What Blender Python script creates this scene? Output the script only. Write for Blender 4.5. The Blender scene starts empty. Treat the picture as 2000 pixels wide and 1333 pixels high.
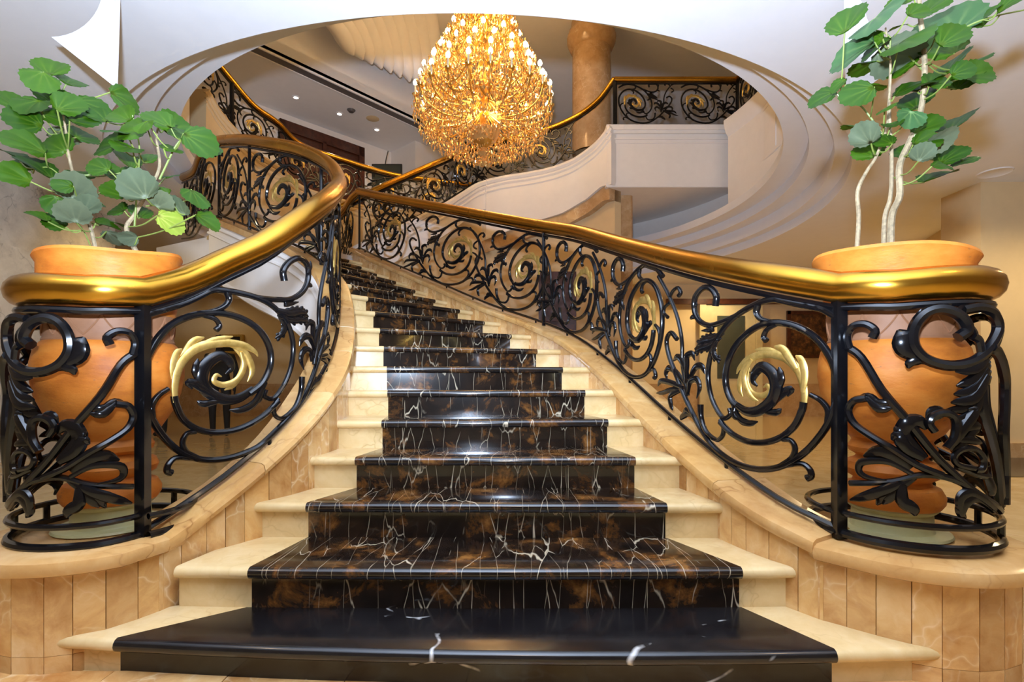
import bpy, math, random
import numpy as np
from mathutils import Vector, Matrix
random.seed(7); RNG = np.random.default_rng(7)
EYE = 1.035
scene = bpy.context.scene
COL = scene.collection
pi = math.pi

# ------------------------------------------------------------------ camera
cam_d = bpy.data.cameras.new('camera'); cam = bpy.data.objects.new('camera', cam_d); COL.objects.link(cam)
cam.location = (0, 0, EYE); cam.rotation_euler = (pi/2, 0, 0)
cam_d.sensor_width = 36; cam_d.lens = 18; cam_d.shift_y = 73.5/2000; cam_d.clip_end = 100; cam_d.clip_start = .05
scene.camera = cam
# ------------------------------------------------------------------ world, lights, exposure
w = bpy.data.worlds.new('world'); scene.world = w; w.use_nodes = True
w.node_tree.nodes['Background'].inputs[0].default_value = (1.0, .66, .36, 1)
w.node_tree.nodes['Background'].inputs[1].default_value = .23
vs = scene.view_settings
vs.view_transform = 'Standard'; vs.look = 'None'; vs.gamma = 1; vs.use_curve_mapping = False; vs.exposure = -0.32

def light(name, kind, loc, power, color, size=.1, target=None, spot=None, blend=.6):
    d = bpy.data.lights.new(name, kind); d.energy = power; d.color = color
    if kind == 'AREA': d.shape = 'DISK'; d.size = size
    else: d.shadow_soft_size = size
    if spot: d.spot_size = spot; d.spot_blend = blend
    o = bpy.data.objects.new(name, d); COL.objects.link(o); o.location = loc
    if target is not None:
        o.rotation_euler = (Vector(target)-Vector(loc)).to_track_quat('-Z', 'Y').to_euler()
    return o
# the photographer's flash, held just above the camera and tipped towards the ceiling
flash = light('photo_flash', 'AREA', (-.1, -.1, EYE+.38), 800, (.61, .76, 1.0), .14, target=(-.08, .95, EYE+2.5))
flash.data.spread = math.radians(166)
# warm lobby downlights in the ceiling before the stair
for lx, ly in ((-2.6, .6), (2.6, .6), (0, -1.0)):
    light('lobby_downlight', 'SPOT', (lx, ly, 3.50), 40, (1.0, .68, .36), .08, target=(lx*.8, ly+.9, 0), spot=2.4)
# added warm fill spots without fixtures, to brighten the lobby under the galleries
for lx, ly, pw in ((6.6, 8.6, 90), (-5.6, 11.6, 14), (5.2, 12.6, 80), (-7.6, 12.4, 14), (6.9, 4.8, 130), (-1.6, 12.9, 30), (-4.6, 5.4, 26), (3.0, 12.6, 60), (4.75, 6.0, 50), (-5.55, 7.4, 16)):
    light('lobby_fill', 'SPOT', (lx, ly, 3.50), pw*2.3, (1.0, .77, .42), .08, target=(lx, ly, 0), spot=2.7)
# chandelier light
CH = Vector((-.47, 8.5, 0))
for lz, pw in ((EYE+4.3, 95), (EYE+5.2, 130), (EYE+6.3, 260)):
    light('chandelier_light', 'POINT', (CH.x, CH.y, lz), pw, (1.0, .62, .26), .35)

# ------------------------------------------------------------------ helpers
def P(px, py, d):
    return Vector(((px-1000)/1000*d, d, EYE+(740-py)/1000*d))

class MB:
    def __init__(s): s.v = []; s.f = []; s.n = 0; s.col = None
    def add(s, verts, faces):
        verts = np.asarray(verts, float).reshape(-1, 3)
        s.v.append(verts); b = s.n
        for f in faces: s.f.append(tuple(int(i)+b for i in f))
        s.n += len(verts)
    def box(s, lo, hi):
        x0, y0, z0 = lo; x1, y1, z1 = hi
        s.add([(x0,y0,z0),(x1,y0,z0),(x1,y1,z0),(x0,y1,z0),(x0,y0,z1),(x1,y0,z1),(x1,y1,z1),(x0,y1,z1)],
              [(0,3,2,1),(4,5,6,7),(0,1,5,4),(1,2,6,5),(2,3,7,6),(3,0,4,7)])
    def prism(s, poly, z0, z1):
        n = len(poly)
        v = [(p[0], p[1], z0) for p in poly]+[(p[0], p[1], z1) for p in poly]
        f = [tuple(range(n-1, -1, -1)), tuple(range(n, 2*n))]
        for i in range(n): j = (i+1) % n; f.append((i, j, n+j, n+i))
        s.add(v, f)
    def grid(s, rows, close_u=False, close_v=False):
        # rows: list of lists of points
        R = len(rows); C = len(rows[0])
        v = [p for r in rows for p in r]; f = []
        for i in range(R-(0 if close_u else 1)):
            i2 = (i+1) % R
            for j in range(C-(0 if close_v else 1)):
                j2 = (j+1) % C
                f.append((i*C+j, i2*C+j, i2*C+j2, i*C+j2))
        s.add(v, f)
    def loft(s, rings, cap=True):
        C = len(rings[0]); R = len(rings); b = []
        v = [tuple(p) for r in rings for p in r]; f = []
        for i in range(R-1):
            for j in range(C):
                j2 = (j+1) % C
                f.append((i*C+j, i*C+j2, (i+1)*C+j2, (i+1)*C+j))
        if cap:
            f.append(tuple(range(C-1, -1, -1))); f.append(tuple(range((R-1)*C, R*C)))
        s.add(v, f)
    def tube(s, pts, rad, sides=8, normals=None, flat=1.0, cap=True):
        p = np.asarray([tuple(q) for q in pts], float); n = len(p)
        r = np.full(n, rad) if np.isscalar(rad) else np.asarray(rad, float)
        t = np.gradient(p, axis=0); t /= (np.linalg.norm(t, axis=1, keepdims=True)+1e-9)
        if normals is None:
            N = np.zeros_like(p)
            ref = np.array([0, 0, 1.0]) if abs(t[0, 2]) < .9 else np.array([1.0, 0, 0])
            cur = ref-t[0]*ref.dot(t[0]); cur /= np.linalg.norm(cur)
            for i in range(n):
                cur = cur-t[i]*cur.dot(t[i]); cur /= (np.linalg.norm(cur)+1e-9); N[i] = cur
        else:
            N = np.asarray([tuple(q) for q in normals], float)
            N = N-t*(N*t).sum(1, keepdims=True); N /= (np.linalg.norm(N, axis=1, keepdims=True)+1e-9)
        B = np.cross(N, t)
        a = np.arange(sides)*2*pi/sides
        ca, sa = np.cos(a), np.sin(a)
        ring = p[:, None, :]+r[:, None, None]*(ca[None, :, None]*B[:, None, :]+flat*sa[None, :, None]*N[:, None, :])
        f = []
        for i in range(n-1):
            for j in range(sides):
                j2 = (j+1) % sides
                f.append((i*sides+j, (i+1)*sides+j, (i+1)*sides+j2, i*sides+j2))
        if cap:
            f.append(tuple(range(sides))); f.append(tuple(range(n*sides-1, (n-1)*sides-1, -1)))
        s.add(ring.reshape(-1, 3), f)
    def lathe(s, prof, c=(0, 0, 0), seg=24, zf=None):
        rows = []
        for k, (r, z) in enumerate(prof):
            rows.append([(c[0]+r*math.cos(2*pi*j/seg), c[1]+r*math.sin(2*pi*j/seg), c[2]+z+(zf(k, 2*pi*j/seg) if zf else 0)) for j in range(seg)])
        s.grid(rows, close_v=True)
    def mesh(s, name, mat, smooth=True, angle=40):
        me = bpy.data.meshes.new(name)
        v = np.concatenate(s.v) if s.v else np.zeros((0, 3))
        me.from_pydata(v.tolist(), [], s.f)
        if mat is not None: me.materials.append(mat)
        if smooth:
            me.polygons.foreach_set('use_smooth', [True]*len(me.polygons))
            try: me.set_sharp_from_angle(angle=math.radians(angle))
            except Exception: pass
        me.update()
        return me
    def build(s, name, mat, parent=None, smooth=True, angle=40):
        return obj(name, s.mesh(name, mat, smooth, angle), parent)

def obj(name, me, parent=None, loc=None):
    o = bpy.data.objects.new(name, me); COL.objects.link(o)
    if parent is not None:
        o.parent = parent
        L = world_loc(parent)
        o.matrix_parent_inverse = Matrix.Translation(-L)
    if loc is not None: o.location = loc
    return o
WL = {}
def world_loc(o): return WL.get(o.name, Vector((0, 0, 0)))
def thing(name, label, cat, loc=(0, 0, 0), group=None):
    e = bpy.data.objects.new(name, None); COL.objects.link(e); e.location = loc; e.empty_display_size = .1
    WL[e.name] = Vector(loc)
    tag(e, label, cat, group); return e
def tag(o, label=None, cat=None, group=None, kind=None):
    if label: o['label'] = label
    if cat: o['category'] = cat
    if group: o['group'] = group
    if kind: o['kind'] = kind
    return o
def struct(o, label=None): return tag(o, label, None, None, 'structure')

def catmull(pts, step=.05):
    p = [np.asarray(tuple(q), float) for q in pts]
    p = [2*p[0]-p[1]]+p+[2*p[-1]-p[-2]]
    out = []
    for i in range(1, len(p)-2):
        L = np.linalg.norm(p[i+1]-p[i]); n = max(1, int(math.ceil(L/step)))
        for k in range(n):
            t = k/n
            out.append(.5*((2*p[i])+(-p[i-1]+p[i+1])*t+(2*p[i-1]-5*p[i]+4*p[i+1]-p[i+2])*t*t+(-p[i-1]+3*p[i]-3*p[i+1]+p[i+2])*t**3))
    out.append(p[-2]); return np.array(out)

class Path:
    """plan curve with a base height and a handrail height"""
    def __init__(s, pts):          # (x, y, zbase, ztop)
        a = catmull(pts, .06); s.p = a
        seg = np.linalg.norm(np.diff(a[:, :2], axis=0), axis=1); s.s = np.concatenate([[0], np.cumsum(seg)]); s.L = s.s[-1]
        t = np.gradient(a[:, :2], axis=0); t /= np.linalg.norm(t, axis=1, keepdims=True)
        for _ in range(3): t[1:-1] = (t[:-2]+2*t[1:-1]+t[2:])/4
        s.t = t/np.linalg.norm(t, axis=1, keepdims=True)
    def q(s, u, a):
        if u < 0: return a[0]+(a[1]-a[0])/(s.s[1]-s.s[0])*u
        if u > s.L: return a[-1]+(a[-1]-a[-2])/(s.s[-1]-s.s[-2])*(u-s.L)
        return np.array([np.interp(u, s.s, a[:, k]) for k in range(a.shape[1])])
    def at(s, u): return s.q(u, s.p)
    def tan(s, u):
        u = min(max(u, 0), s.L); return s.q(u, s.t)
    def nleft(s, u): t = s.tan(u); return np.array([-t[1], t[0]])/np.linalg.norm(t)
    def off(s, u, o): p = s.at(u); n = s.nleft(u); return np.array([p[0]+n[0]*o, p[1]+n[1]*o])
    def nearest(s, x, y):
        d = (s.p[:, 0]-x)**2+(s.p[:, 1]-y)**2; return s.s[int(np.argmin(d))]
    def unproject(s, px, py):
        k = (px-1000)/1000
        g = s.p[:, 0]-k*s.p[:, 1]
        for i in range(len(g)-1):
            if g[i]*g[i+1] <= 0 and g[i] != g[i+1]:
                t = g[i]/(g[i]-g[i+1]); u = s.s[i]+t*(s.s[i+1]-s.s[i]); d = s.p[i, 1]+t*(s.p[i+1, 1]-s.p[i, 1])
                return u, EYE+(740-py)/1000*d
        d = s.p[0, 1]
        # before the start of the path: extend along the first tangent
        x0, y0 = s.p[0, :2]; tx, ty = s.t[0]
        u = (k*y0-x0)/(tx-k*ty); d = y0+ty*u
        return u, EYE+(740-py)/1000*d

# ------------------------------------------------------------------ materials
def new_mat(name):
    m = bpy.data.materials.new(name); m.use_nodes = True
    nt = m.node_tree; b = nt.nodes['Principled BSDF']; return m, nt, b
def setp(b, **k):
    for n, v in k.items():
        n = {'color': 'Base Color', 'rough': 'Roughness', 'metal': 'Metallic', 'coat': 'Coat Weight', 'coatr': 'Coat Roughness', 'spec': 'Specular IOR Level',
             'emit': 'Emission Color', 'es': 'Emission Strength', 'trans': 'Transmission Weight', 'sss': 'Subsurface Weight', 'ior': 'IOR', 'alpha': 'Alpha'}[n]
        b.inputs[n].default_value = (*v, 1) if isinstance(v, tuple) else v
def N(nt, typ, **k):
    n = nt.nodes.new(typ)
    for a, v in k.items():
        if a in n.inputs.keys(): n.inputs[a].default_value = v
        else: setattr(n, a, v)
    return n
def ramp(nt, fac, stops):
    r = nt.nodes.new('ShaderNodeValToRGB'); el = r.color_ramp.elements
    while len(el) > 1: el.remove(el[-1])
    el[0].position = stops[0][0]; el[0].color = (*stops[0][1], 1)
    for p, c in stops[1:]:
        e = el.new(p); e.color = (*c, 1)
    nt.links.new(fac, r.inputs[0]); return r.outputs[0]
def coords(nt, scale=(1, 1, 1), rnd=0.0, rot=(0, 0, 0)):
    tc = nt.nodes.new('ShaderNodeTexCoord'); mp = nt.nodes.new('ShaderNodeMapping')
    mp.inputs['Scale'].default_value = scale; mp.inputs['Rotation'].default_value = rot
    nt.links.new(tc.outputs['Object'], mp.inputs['Vector'])
    if rnd:
        oi = nt.nodes.new('ShaderNodeObjectInfo'); mu = N(nt, 'ShaderNodeMath', operation='MULTIPLY'); mu.inputs[1].default_value = rnd
        nt.links.new(oi.outputs['Random'], mu.inputs[0])
        cx = nt.nodes.new('ShaderNodeCombineXYZ')
        for k in range(3): nt.links.new(mu.outputs[0], cx.inputs[k])
        nt.links.new(cx.outputs[0], mp.inputs['Location'])
    return mp.outputs[0]
def mixc(nt, fac, a, b, mode='MIX'):
    m = nt.nodes.new('ShaderNodeMix'); m.data_type = 'RGBA'; m.blend_type = mode
    for v, i in ((fac, 0), (a, 6), (b, 7)):
        if isinstance(v, (int, float)): m.inputs[i].default_value = v
        elif isinstance(v, tuple): m.inputs[i].default_value = (*v, 1)
        else: nt.links.new(v, m.inputs[i])
    return m.outputs[2]
def noise(nt, vec, scale, detail=4, rough=.6, dist=0.0):
    n = N(nt, 'ShaderNodeTexNoise'); n.inputs['Scale'].default_value = scale; n.inputs['Detail'].default_value = detail
    n.inputs['Roughness'].default_value = rough; n.inputs['Distortion'].default_value = dist
    nt.links.new(vec, n.inputs['Vector']); return n.outputs['Fac']
def warp(nt, vec, scale, amt):
    n = N(nt, 'ShaderNodeTexNoise'); n.inputs['Scale'].default_value = scale; n.inputs['Detail'].default_value = 3
    nt.links.new(vec, n.inputs['Vector'])
    vm = N(nt, 'ShaderNodeVectorMath', operation='SCALE'); vm.inputs['Scale'].default_value = amt; nt.links.new(n.outputs['Color'], vm.inputs[0])
    va = N(nt, 'ShaderNodeVectorMath', operation='ADD'); nt.links.new(vec, va.inputs[0]); nt.links.new(vm.outputs[0], va.inputs[1]); return va.outputs[0]
def vor_edge(nt, vec, scale):
    v = N(nt, 'ShaderNodeTexVoronoi', feature='DISTANCE_TO_EDGE'); v.inputs['Scale'].default_value = scale
    nt.links.new(vec, v.inputs['Vector']); return v.outputs['Distance']
def bump(nt, b, h, strength=.2, dist=.01):
    bp = N(nt, 'ShaderNodeBump'); bp.inputs['Strength'].default_value = strength; bp.inputs['Distance'].default_value = dist
    nt.links.new(h, bp.inputs['Height']); nt.links.new(bp.outputs[0], b.inputs['Normal'])
def plain(name, color, rough=.5, metal=0.0, var=.08, scale=6.0, **k):
    m, nt, b = new_mat(name); setp(b, rough=rough, metal=metal, **k)
    f = noise(nt, coords(nt), scale, 4)
    lo = tuple(c*(1-var) for c in color); hi = tuple(min(1, c*(1+var)) for c in color)
    nt.links.new(ramp(nt, f, [(.3, lo), (.7, hi)]), b.inputs['Base Color']); return m

M = {}
M['paint'] = plain('wall_paint', (.80, .75, .70), .6, var=.02)
M['ceil'] = plain('ceiling_paint', (.80, .79, .80), .65, var=.015)
M['cream'] = plain('cream_plaster', (.70, .53, .30), .6, var=.03)
M['tan'] = plain('tan_wall', (.50, .37, .19), .6, var=.05)
M['iron'] = plain('black_gloss_iron', (.004, .004, .005), .15, var=.3, spec=.45)
M['woodred'] = plain('dark_red_wood', (.07, .018, .008), .35, var=.4, scale=12)
M['black'] = plain('black_plastic', (.01, .01, .012), .3)
M['suit'] = plain('black_cloth', (.012, .012, .014), .8)
M['skin'] = plain('skin', (.32, .17, .10), .55)
M['stand'] = plain('pale_green_glaze', (.52, .47, .22), .4, var=.15)
M['soil'] = plain('soil', (.05, .03, .018), .9, var=.5, scale=40)
M['bark'] = plain('bark', (.27, .20, .11), .8, var=.35, scale=60)
M['petiole'] = plain('petiole_green', (.16, .20, .04), .5, var=.2)
M['candle'] = plain('candle_sleeve', (.85, .75, .55), .5, var=.02)
M['glassgreen'] = plain('dark_glass', (.05, .06, .05), .1)
M['doorpaint'] = plain('door_paint', (.62, .52, .30), .45)
M['grille'] = plain('grille_dark', (.10, .09, .09), .5)

def gold_rail():
    m, nt, b = new_mat('polished_brass'); setp(b, metal=1.0, rough=.24)
    f = noise(nt, coords(nt), 2.2, 3, .5)
    nt.links.new(ramp(nt, f, [(.3, (.52, .25, .025)), (.7, (.66, .36, .05))]), b.inputs['Base Color'])
    g = noise(nt, coords(nt), 5, 2)
    nt.links.new(ramp(nt, g, [(.3, (.20,)*3), (.7, (.28,)*3)]), b.inputs['Roughness']); return m
M['brass'] = gold_rail()
m, nt, b = new_mat('gilded_leaf'); setp(b, metal=.75, rough=.36)
nt.links.new(ramp(nt, noise(nt, coords(nt), 30, 4), [(.3, (.50, .32, .07)), (.7, (.74, .52, .17))]), b.inputs['Base Color']); M['gilt'] = m
m, nt, b = new_mat('chandelier_gold'); setp(b, metal=.9, rough=.3)
nt.links.new(ramp(nt, noise(nt, coords(nt), 20, 3), [(.3, (.62, .36, .07)), (.7, (.85, .58, .18))]), b.inputs['Base Color']); M['chgold'] = m
m, nt, b = new_mat('crystal'); setp(b, metal=.55, rough=.12, color=(.80, .50, .18)); M['crystal'] = m
def emit(name, c, s):
    m, nt, b = new_mat(name); setp(b, color=(.9, .9, .9), emit=c, es=s); return m
M['bulb'] = emit('lit_bulb', (1.0, .80, .45), 22)
M['lamp'] = emit('downlight_glow', (1.0, .9, .75), 12)

def marble_dark():
    m, nt, b = new_mat('black_gold_marble'); setp(b, rough=.13, coat=.3, coatr=.05)
    v = coords(nt, (1, 1, 1), 9.0)
    patch = noise(nt, v, 5.5, 7, .68, .4)
    base = ramp(nt, patch, [(.42, (.007, .005, .0045)), (.53, (.020, .011, .007)), (.60, (.12, .046, .011)), (.69, (.27, .12, .03))])
    wv = warp(nt, coords(nt, (1.6, .35, .30), 9.0, (.15, .60, .2)), 5.0, .10)
    e = vor_edge(nt, wv, 4.6)
    vein = ramp(nt, e, [(0.0, (1,)*3), (.004, (.7,)*3), (.010, (0,)*3)])
    mask = ramp(nt, noise(nt, v, 3.2, 3), [(.46, (0,)*3), (.56, (1,)*3)])
    wv2 = warp(nt, coords(nt, (2.1, .3, .35), 5.0, (.2, -.55, .3)), 6.0, .09)
    vein2 = ramp(nt, vor_edge(nt, wv2, 5.0), [(0.0, (.7,)*3), (.004, (.4,)*3), (.010, (0,)*3)])
    mask2 = ramp(nt, noise(nt, v, 2.1, 3), [(.43, (0,)*3), (.53, (1,)*3)])
    a = mixc(nt, 1.0, vein, mask, 'MULTIPLY'); c = mixc(nt, 1.0, vein2, mask2, 'MULTIPLY'); vv = mixc(nt, 1.0, a, c, 'LIGHTEN')
    nt.links.new(mixc(nt, vv, base, (.62, .52, .36)), b.inputs['Base Color']); return m
M['mdark'] = marble_dark()
def marble_plain_dark():
    m, nt, b = new_mat('black_marble_first_step'); setp(b, rough=.2, coat=.2, coatr=.1)
    v = coords(nt, (1, 1, 1))
    base = ramp(nt, noise(nt, v, 4, 6, .65), [(.35, (.004, .0036, .0045)), (.7, (.016, .014, .014))])
    wv = warp(nt, coords(nt, (.55, .8, .8), 0, (.2, .3, .9)), 2.5, .35)
    vein = ramp(nt, vor_edge(nt, wv, 2.0), [(0.0, (1,)*3), (.005, (.7,)*3), (.010, (0,)*3)])
    mask = ramp(nt, noise(nt, v, 4.2, 4), [(.55, (0,)*3), (.62, (1,)*3)])
    nt.links.new(mixc(nt, mixc(nt, 1.0, vein, mask, 'MULTIPLY'), base, (.6, .58, .55)), b.inputs['Base Color']); return m
M['mblack'] = marble_plain_dark()
def marble_light(name, c0, c1, c2, veinc, rough=.22, rnd=5.0, tint=.0, vs=2.2):
    m, nt, b = new_mat(name); setp(b, rough=rough, coat=.15, coatr=.1)
    v = coords(nt, (1, 1, 1), rnd)
    base = ramp(nt, noise(nt, warp(nt, v, 3, .4), 4.5, 6, .62), [(.3, c0), (.52, c1), (.72, c2)])
    vein = ramp(nt, vor_edge(nt, warp(nt, v, 4, .5), vs*2.2), [(0.0, (1,)*3), (.02, (.35,)*3), (.06, (0,)*3)])
    mask = ramp(nt, noise(nt, v, 2.5, 4), [(.45, (0,)*3), (.65, (1,)*3)])
    col = mixc(nt, mixc(nt, 1.0, vein, mask, 'MULTIPLY'), base, veinc)
    if tint:
        oi = nt.nodes.new('ShaderNodeObjectInfo')
        t = ramp(nt, oi.outputs['Random'], [(0, (1-tint, 1-tint*1.2, 1-tint*1.5)), (.35, (.95, .9, .85)), (.6, (1.0, 1.0, 1.0)), (1, (1.0, .93, .78))])
        col = mixc(nt, 1.0, col, t, 'MULTIPLY')
    nt.links.new(col, b.inputs['Base Color']); return m
M['mbeige'] = marble_light('cream_step_marble', (.60, .41, .17), (.72, .52, .25), (.79, .61, .33), (.58, .39, .17), vs=3.0)
M['morange'] = marble_light('honey_onyx_marble', (.46, .21, .06), (.70, .42, .165), (.83, .60, .31), (.86, .67, .42), tint=.32)
M['mcap'] = marble_light('honey_cap_marble', (.52, .27, .09), (.65, .38, .14), (.73, .48, .22), (.38, .18, .06), tint=.12)
M['mfloor'] = marble_light('floor_marble', (.50, .34, .14), (.60, .43, .20), (.68, .50, .26), (.48, .30, .12), rough=.12, rnd=0, vs=1.0)
M['mpil'] = marble_light('pilaster_marble', (.40, .23, .10), (.50, .31, .15), (.58, .39, .22), (.62, .46, .3), rnd=0)
M['mwhite'] = marble_light('white_grey_marble', (.50, .45, .38), (.62, .56, .47), (.70, .64, .55), (.10, .09, .08), rnd=0, vs=1.6)
m, nt, b = new_mat('terracotta'); setp(b, rough=.5, spec=.3)
tv = coords(nt, (1, 1, 2.2), 4.0)
base = ramp(nt, noise(nt, tv, 5, 7, .65), [(.3, (.40, .105, .013)), (.5, (.57, .175, .022)), (.72, (.65, .24, .04))])
sp = ramp(nt, noise(nt, coords(nt, (1, 1, 4), 4.0), 26, 3), [(.66, (0,)*3), (.73, (.7,)*3)])
nt.links.new(mixc(nt, sp, base, (.22, .10, .04)), b.inputs['Base Color']); bump(nt, b, noise(nt, tv, 40, 3), .12); M['terra'] = m
m, nt, b = new_mat('terracotta_band'); setp(b, rough=.6)
nt.links.new(ramp(nt, noise(nt, coords(nt, (1, 1, 1), 3), 9, 5), [(.3, (.27, .115, .05)), (.7, (.36, .17, .085))]), b.inputs['Base Color']); M['terraband'] = m
def leaf_mat(name, a, c, veincol):
    m, nt, b = new_mat(name); setp(b, rough=.45, spec=.18)
    at = N(nt, 'ShaderNodeAttribute', attribute_name='vein')
    oi = nt.nodes.new('ShaderNodeObjectInfo')
    base = mixc(nt, oi.outputs['Random'], a, c)
    base = mixc(nt, ramp(nt, noise(nt, coords(nt, (1, 1, 1), 4), 3.0, 4), [(.3, (0,)*3), (.8, (.35,)*3)]), base, tuple(x*.55 for x in a))
    col = mixc(nt, at.outputs['Fac'], base, veincol)
    nt.links.new(col, b.inputs['Base Color'])
    tr = N(nt, 'ShaderNodeBsdfTranslucent'); nt.links.new(col, tr.inputs[0])
    mx = N(nt, 'ShaderNodeMixShader'); mx.inputs[0].default_value = .25
    out = nt.nodes['Material Output']
    nt.links.new(b.outputs[0], mx.inputs[1]); nt.links.new(tr.outputs[0], mx.inputs[2]); nt.links.new(mx.outputs[0], out.inputs[0]); return m
M['leaf'] = leaf_mat('leaf_green', (.016, .054, .001), (.036, .092, .002), (.07, .12, .008))
M['leafgray'] = leaf_mat('leaf_grey_underside', (.075, .10, .055), (.13, .15, .085), (.15, .17, .09))
M['leafteal'] = leaf_mat('leaf_bluegreen', (.030, .085, .022), (.055, .125, .04), (.13, .20, .06))
M['leafyellow'] = leaf_mat('leaf_yellowing', (.35, .36, .03), (.20, .30, .04), (.45, .45, .1))
m, nt, b = new_mat('picture_print'); setp(b, rough=.4)
nt.links.new(ramp(nt, noise(nt, coords(nt), 7, 6, .7), [(.4, (.03, .012, .006)), (.55, (.12, .045, .012)), (.7, (.30, .13, .03))]), b.inputs['Base Color']); M['print'] = m

# ------------------------------------------------------------------ paths of the two railings of the lower flight
def zat(py, d): return EYE+(740-py)/1000*d
RT = [(1639,1033,562,1.91),(1517,972,543,2.12),(1395,884,522,2.50),(1297,801,500,2.98),(1200,713,474,3.66),(1125,658,453,4.28),(1050,626,441,4.85),(956,594,424,5.45),(862,554,406,6.15),(750,507,385,7.15),(702,484,374,7.75)]
PR = Path([((x-1000)/1000*d, d, zat(yb, d), zat(yr, d)) for x, yb, yr, d in RT])
LT = [(279,1038,570,1.95),(366,981,547,2.12),(439,930,513,2.25),(512,869,480,2.40),(561,820,447,2.53),(604,767,416,2.70),(638,713,391,2.95),(656,660,372,3.30),(662,611,362,3.80),(661,577,350,4.15),(650,538,328,4.4),(621,506,307,4.62),(579,480,290,4.85),(527,460,280,5.1),(474,438,273,5.55),(428,421,275,6.2)]
PL = Path([((x-1000)/1000*d, d, zat(yb, d), zat(yr, d)) for x, yb, yr, d in LT])
DR = np.array((1.50, 2.0)); DL = np.array((-1.63, 2.08)); RD = .30   # newel drums around the urns
NR = PR.at(0)[:2]; NL = PL.at(0)[:2]
PEDZ = .435

# ------------------------------------------------------------------ setting: floor and ceilings
mb = MB(); mb.box((-16, -5, -.2), (16, 24, .034)); fl = struct(mb.build('floor', M['mfloor'], smooth=False), 'polished beige marble lobby floor')
for i in range(11):                                    # paving slabs in front of the first step
    x0 = -2.15+i*.40
    mb = MB(); mb.box((x0+.0015, 1.28, -.01), (x0+.3985, 1.74, .040+.0008*(i % 3)))
    mb.build('floor_slab', M['morange'], fl, smooth=False)
mb = MB(); mb.box((4.6, 5.2, -.01), (9, 6.6, .038)); mb.build('dark_floor_band', M['mblack'], fl, smooth=False)

ZC = EYE+2.5; CC = (-.38, 8.55); RC = 5.05
mb = MB()
ring = [(CC[0]+RC*math.cos(a), CC[1]+RC*math.sin(a)) for a in np.linspace(0, 2*pi, 97)[:-1]]
def sq(a):                                             # outer boundary of the ceiling sheet, same angle
    c, s_ = math.cos(a), math.sin(a); x0, x1, y0, y1 = -14, 14, -1.6, 22
    ts = []
    if c > 1e-6: ts.append((x1-CC[0])/c)
    if c < -1e-6: ts.append((x0-CC[0])/c)
    if s_ > 1e-6: ts.append((y1-CC[1])/s_)
    if s_ < -1e-6: ts.append((y0-CC[1])/s_)
    t = min(ts); return (CC[0]+c*t, CC[1]+s_*t)
rows = [[], [], []]
angs = np.linspace(0, 2*pi, 193)
for a in angs:
    rows[0].append((CC[0]+RC*math.cos(a), CC[1]+RC*math.sin(a), ZC+.16))
    rows[1].append((CC[0]+RC*math.cos(a), CC[1]+RC*math.sin(a), ZC))
    o = sq(a); rows[2].append((o[0], o[1], ZC))
rows.append([(p[0], p[1], ZC+.16) for p in rows[2]])
mb.grid(rows); ceil = struct(mb.build('ceiling', M['ceil'], angle=30), 'white lobby ceiling with a large round opening')
# curved plaster fins hanging below the ceiling beside the opening
def fin(pts, d, th=.05):
    q = [P(x, y, d) for x, y in pts]; n = len(q)
    v = [tuple(p) for p in q]+[(p.x, p.y+th, p.z) for p in q]
    f = [tuple(range(n)), tuple(range(2*n-1, n-1, -1))]+[(i, n+i, n+(i+1) % n, (i+1) % n) for i in range(n)]
    mb = MB(); mb.add(v, f); return mb.build('ceiling_fin', M['ceil'], ceil, smooth=False)
arc = [(100+96*math.sin(t*pi/2)+4*t, 72-92*(1-math.cos(t*pi/2))) for t in np.linspace(0, 1, 12)]
fin([(224, -22), (218, 165)]+arc, 3.28)
fin([(1658, -22), (1662, 195)]+[(1664+(224-x)*1.0, y+28) for x, y in arc], 3.28)
# stepped cove rings round the opening
prof = [(5.05, .15), (4.88, .15), (4.88, .36), (4.62, .36), (4.62, .52), (4.34, .52), (4.34, .66), (4.72, .66), (4.72, .8)]
rings_ = []
for k, (r0, r1) in enumerate(((0, 3), (2, 5), (4, 9))):
    pr = prof[r0:r1]
    mb = MB(); mb.grid([[(CC[0]+r*math.cos(a), CC[1]+r*math.sin(a), ZC+z) for a in angs] for r, z in pr])
    struct(mb.build('trim_%d' % (k+1), M['ceil'], angle=30), ('outer', 'middle', 'inner')[k]+' stepped plaster ring inside the round ceiling opening')
# drum wall above the rings (right and camera side), carrying the upper floor
ZU = EYE+4.95
mb = MB()
aa = np.linspace(math.radians(-174), math.radians(16), 70)
mb.grid([[(CC[0]+r*math.cos(a), CC[1]+r*math.sin(a), z) for a in aa] for r, z in ((4.72, ZC+.66), (4.72, ZU-.3), (4.66, ZU-.22), (4.62, ZU-.06), (4.62, ZU), (6.5, ZU))])
struct(mb.build('wall_drum', M['paint'], angle=30), 'curved white wall of the upper gallery edge')
# far part under the balcony
aa = np.linspace(math.radians(8), math.radians(172), 60)
mb = MB(); mb.grid([[(CC[0]+5.1*math.cos(a), CC[1]+5.1*math.sin(a), z) for a in aa] for z in (ZC+.1, EYE+3.75)])
struct(mb.build('wall_drum_back', M['paint']), 'curved plaster wall behind the stepped rings at the back')

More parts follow.
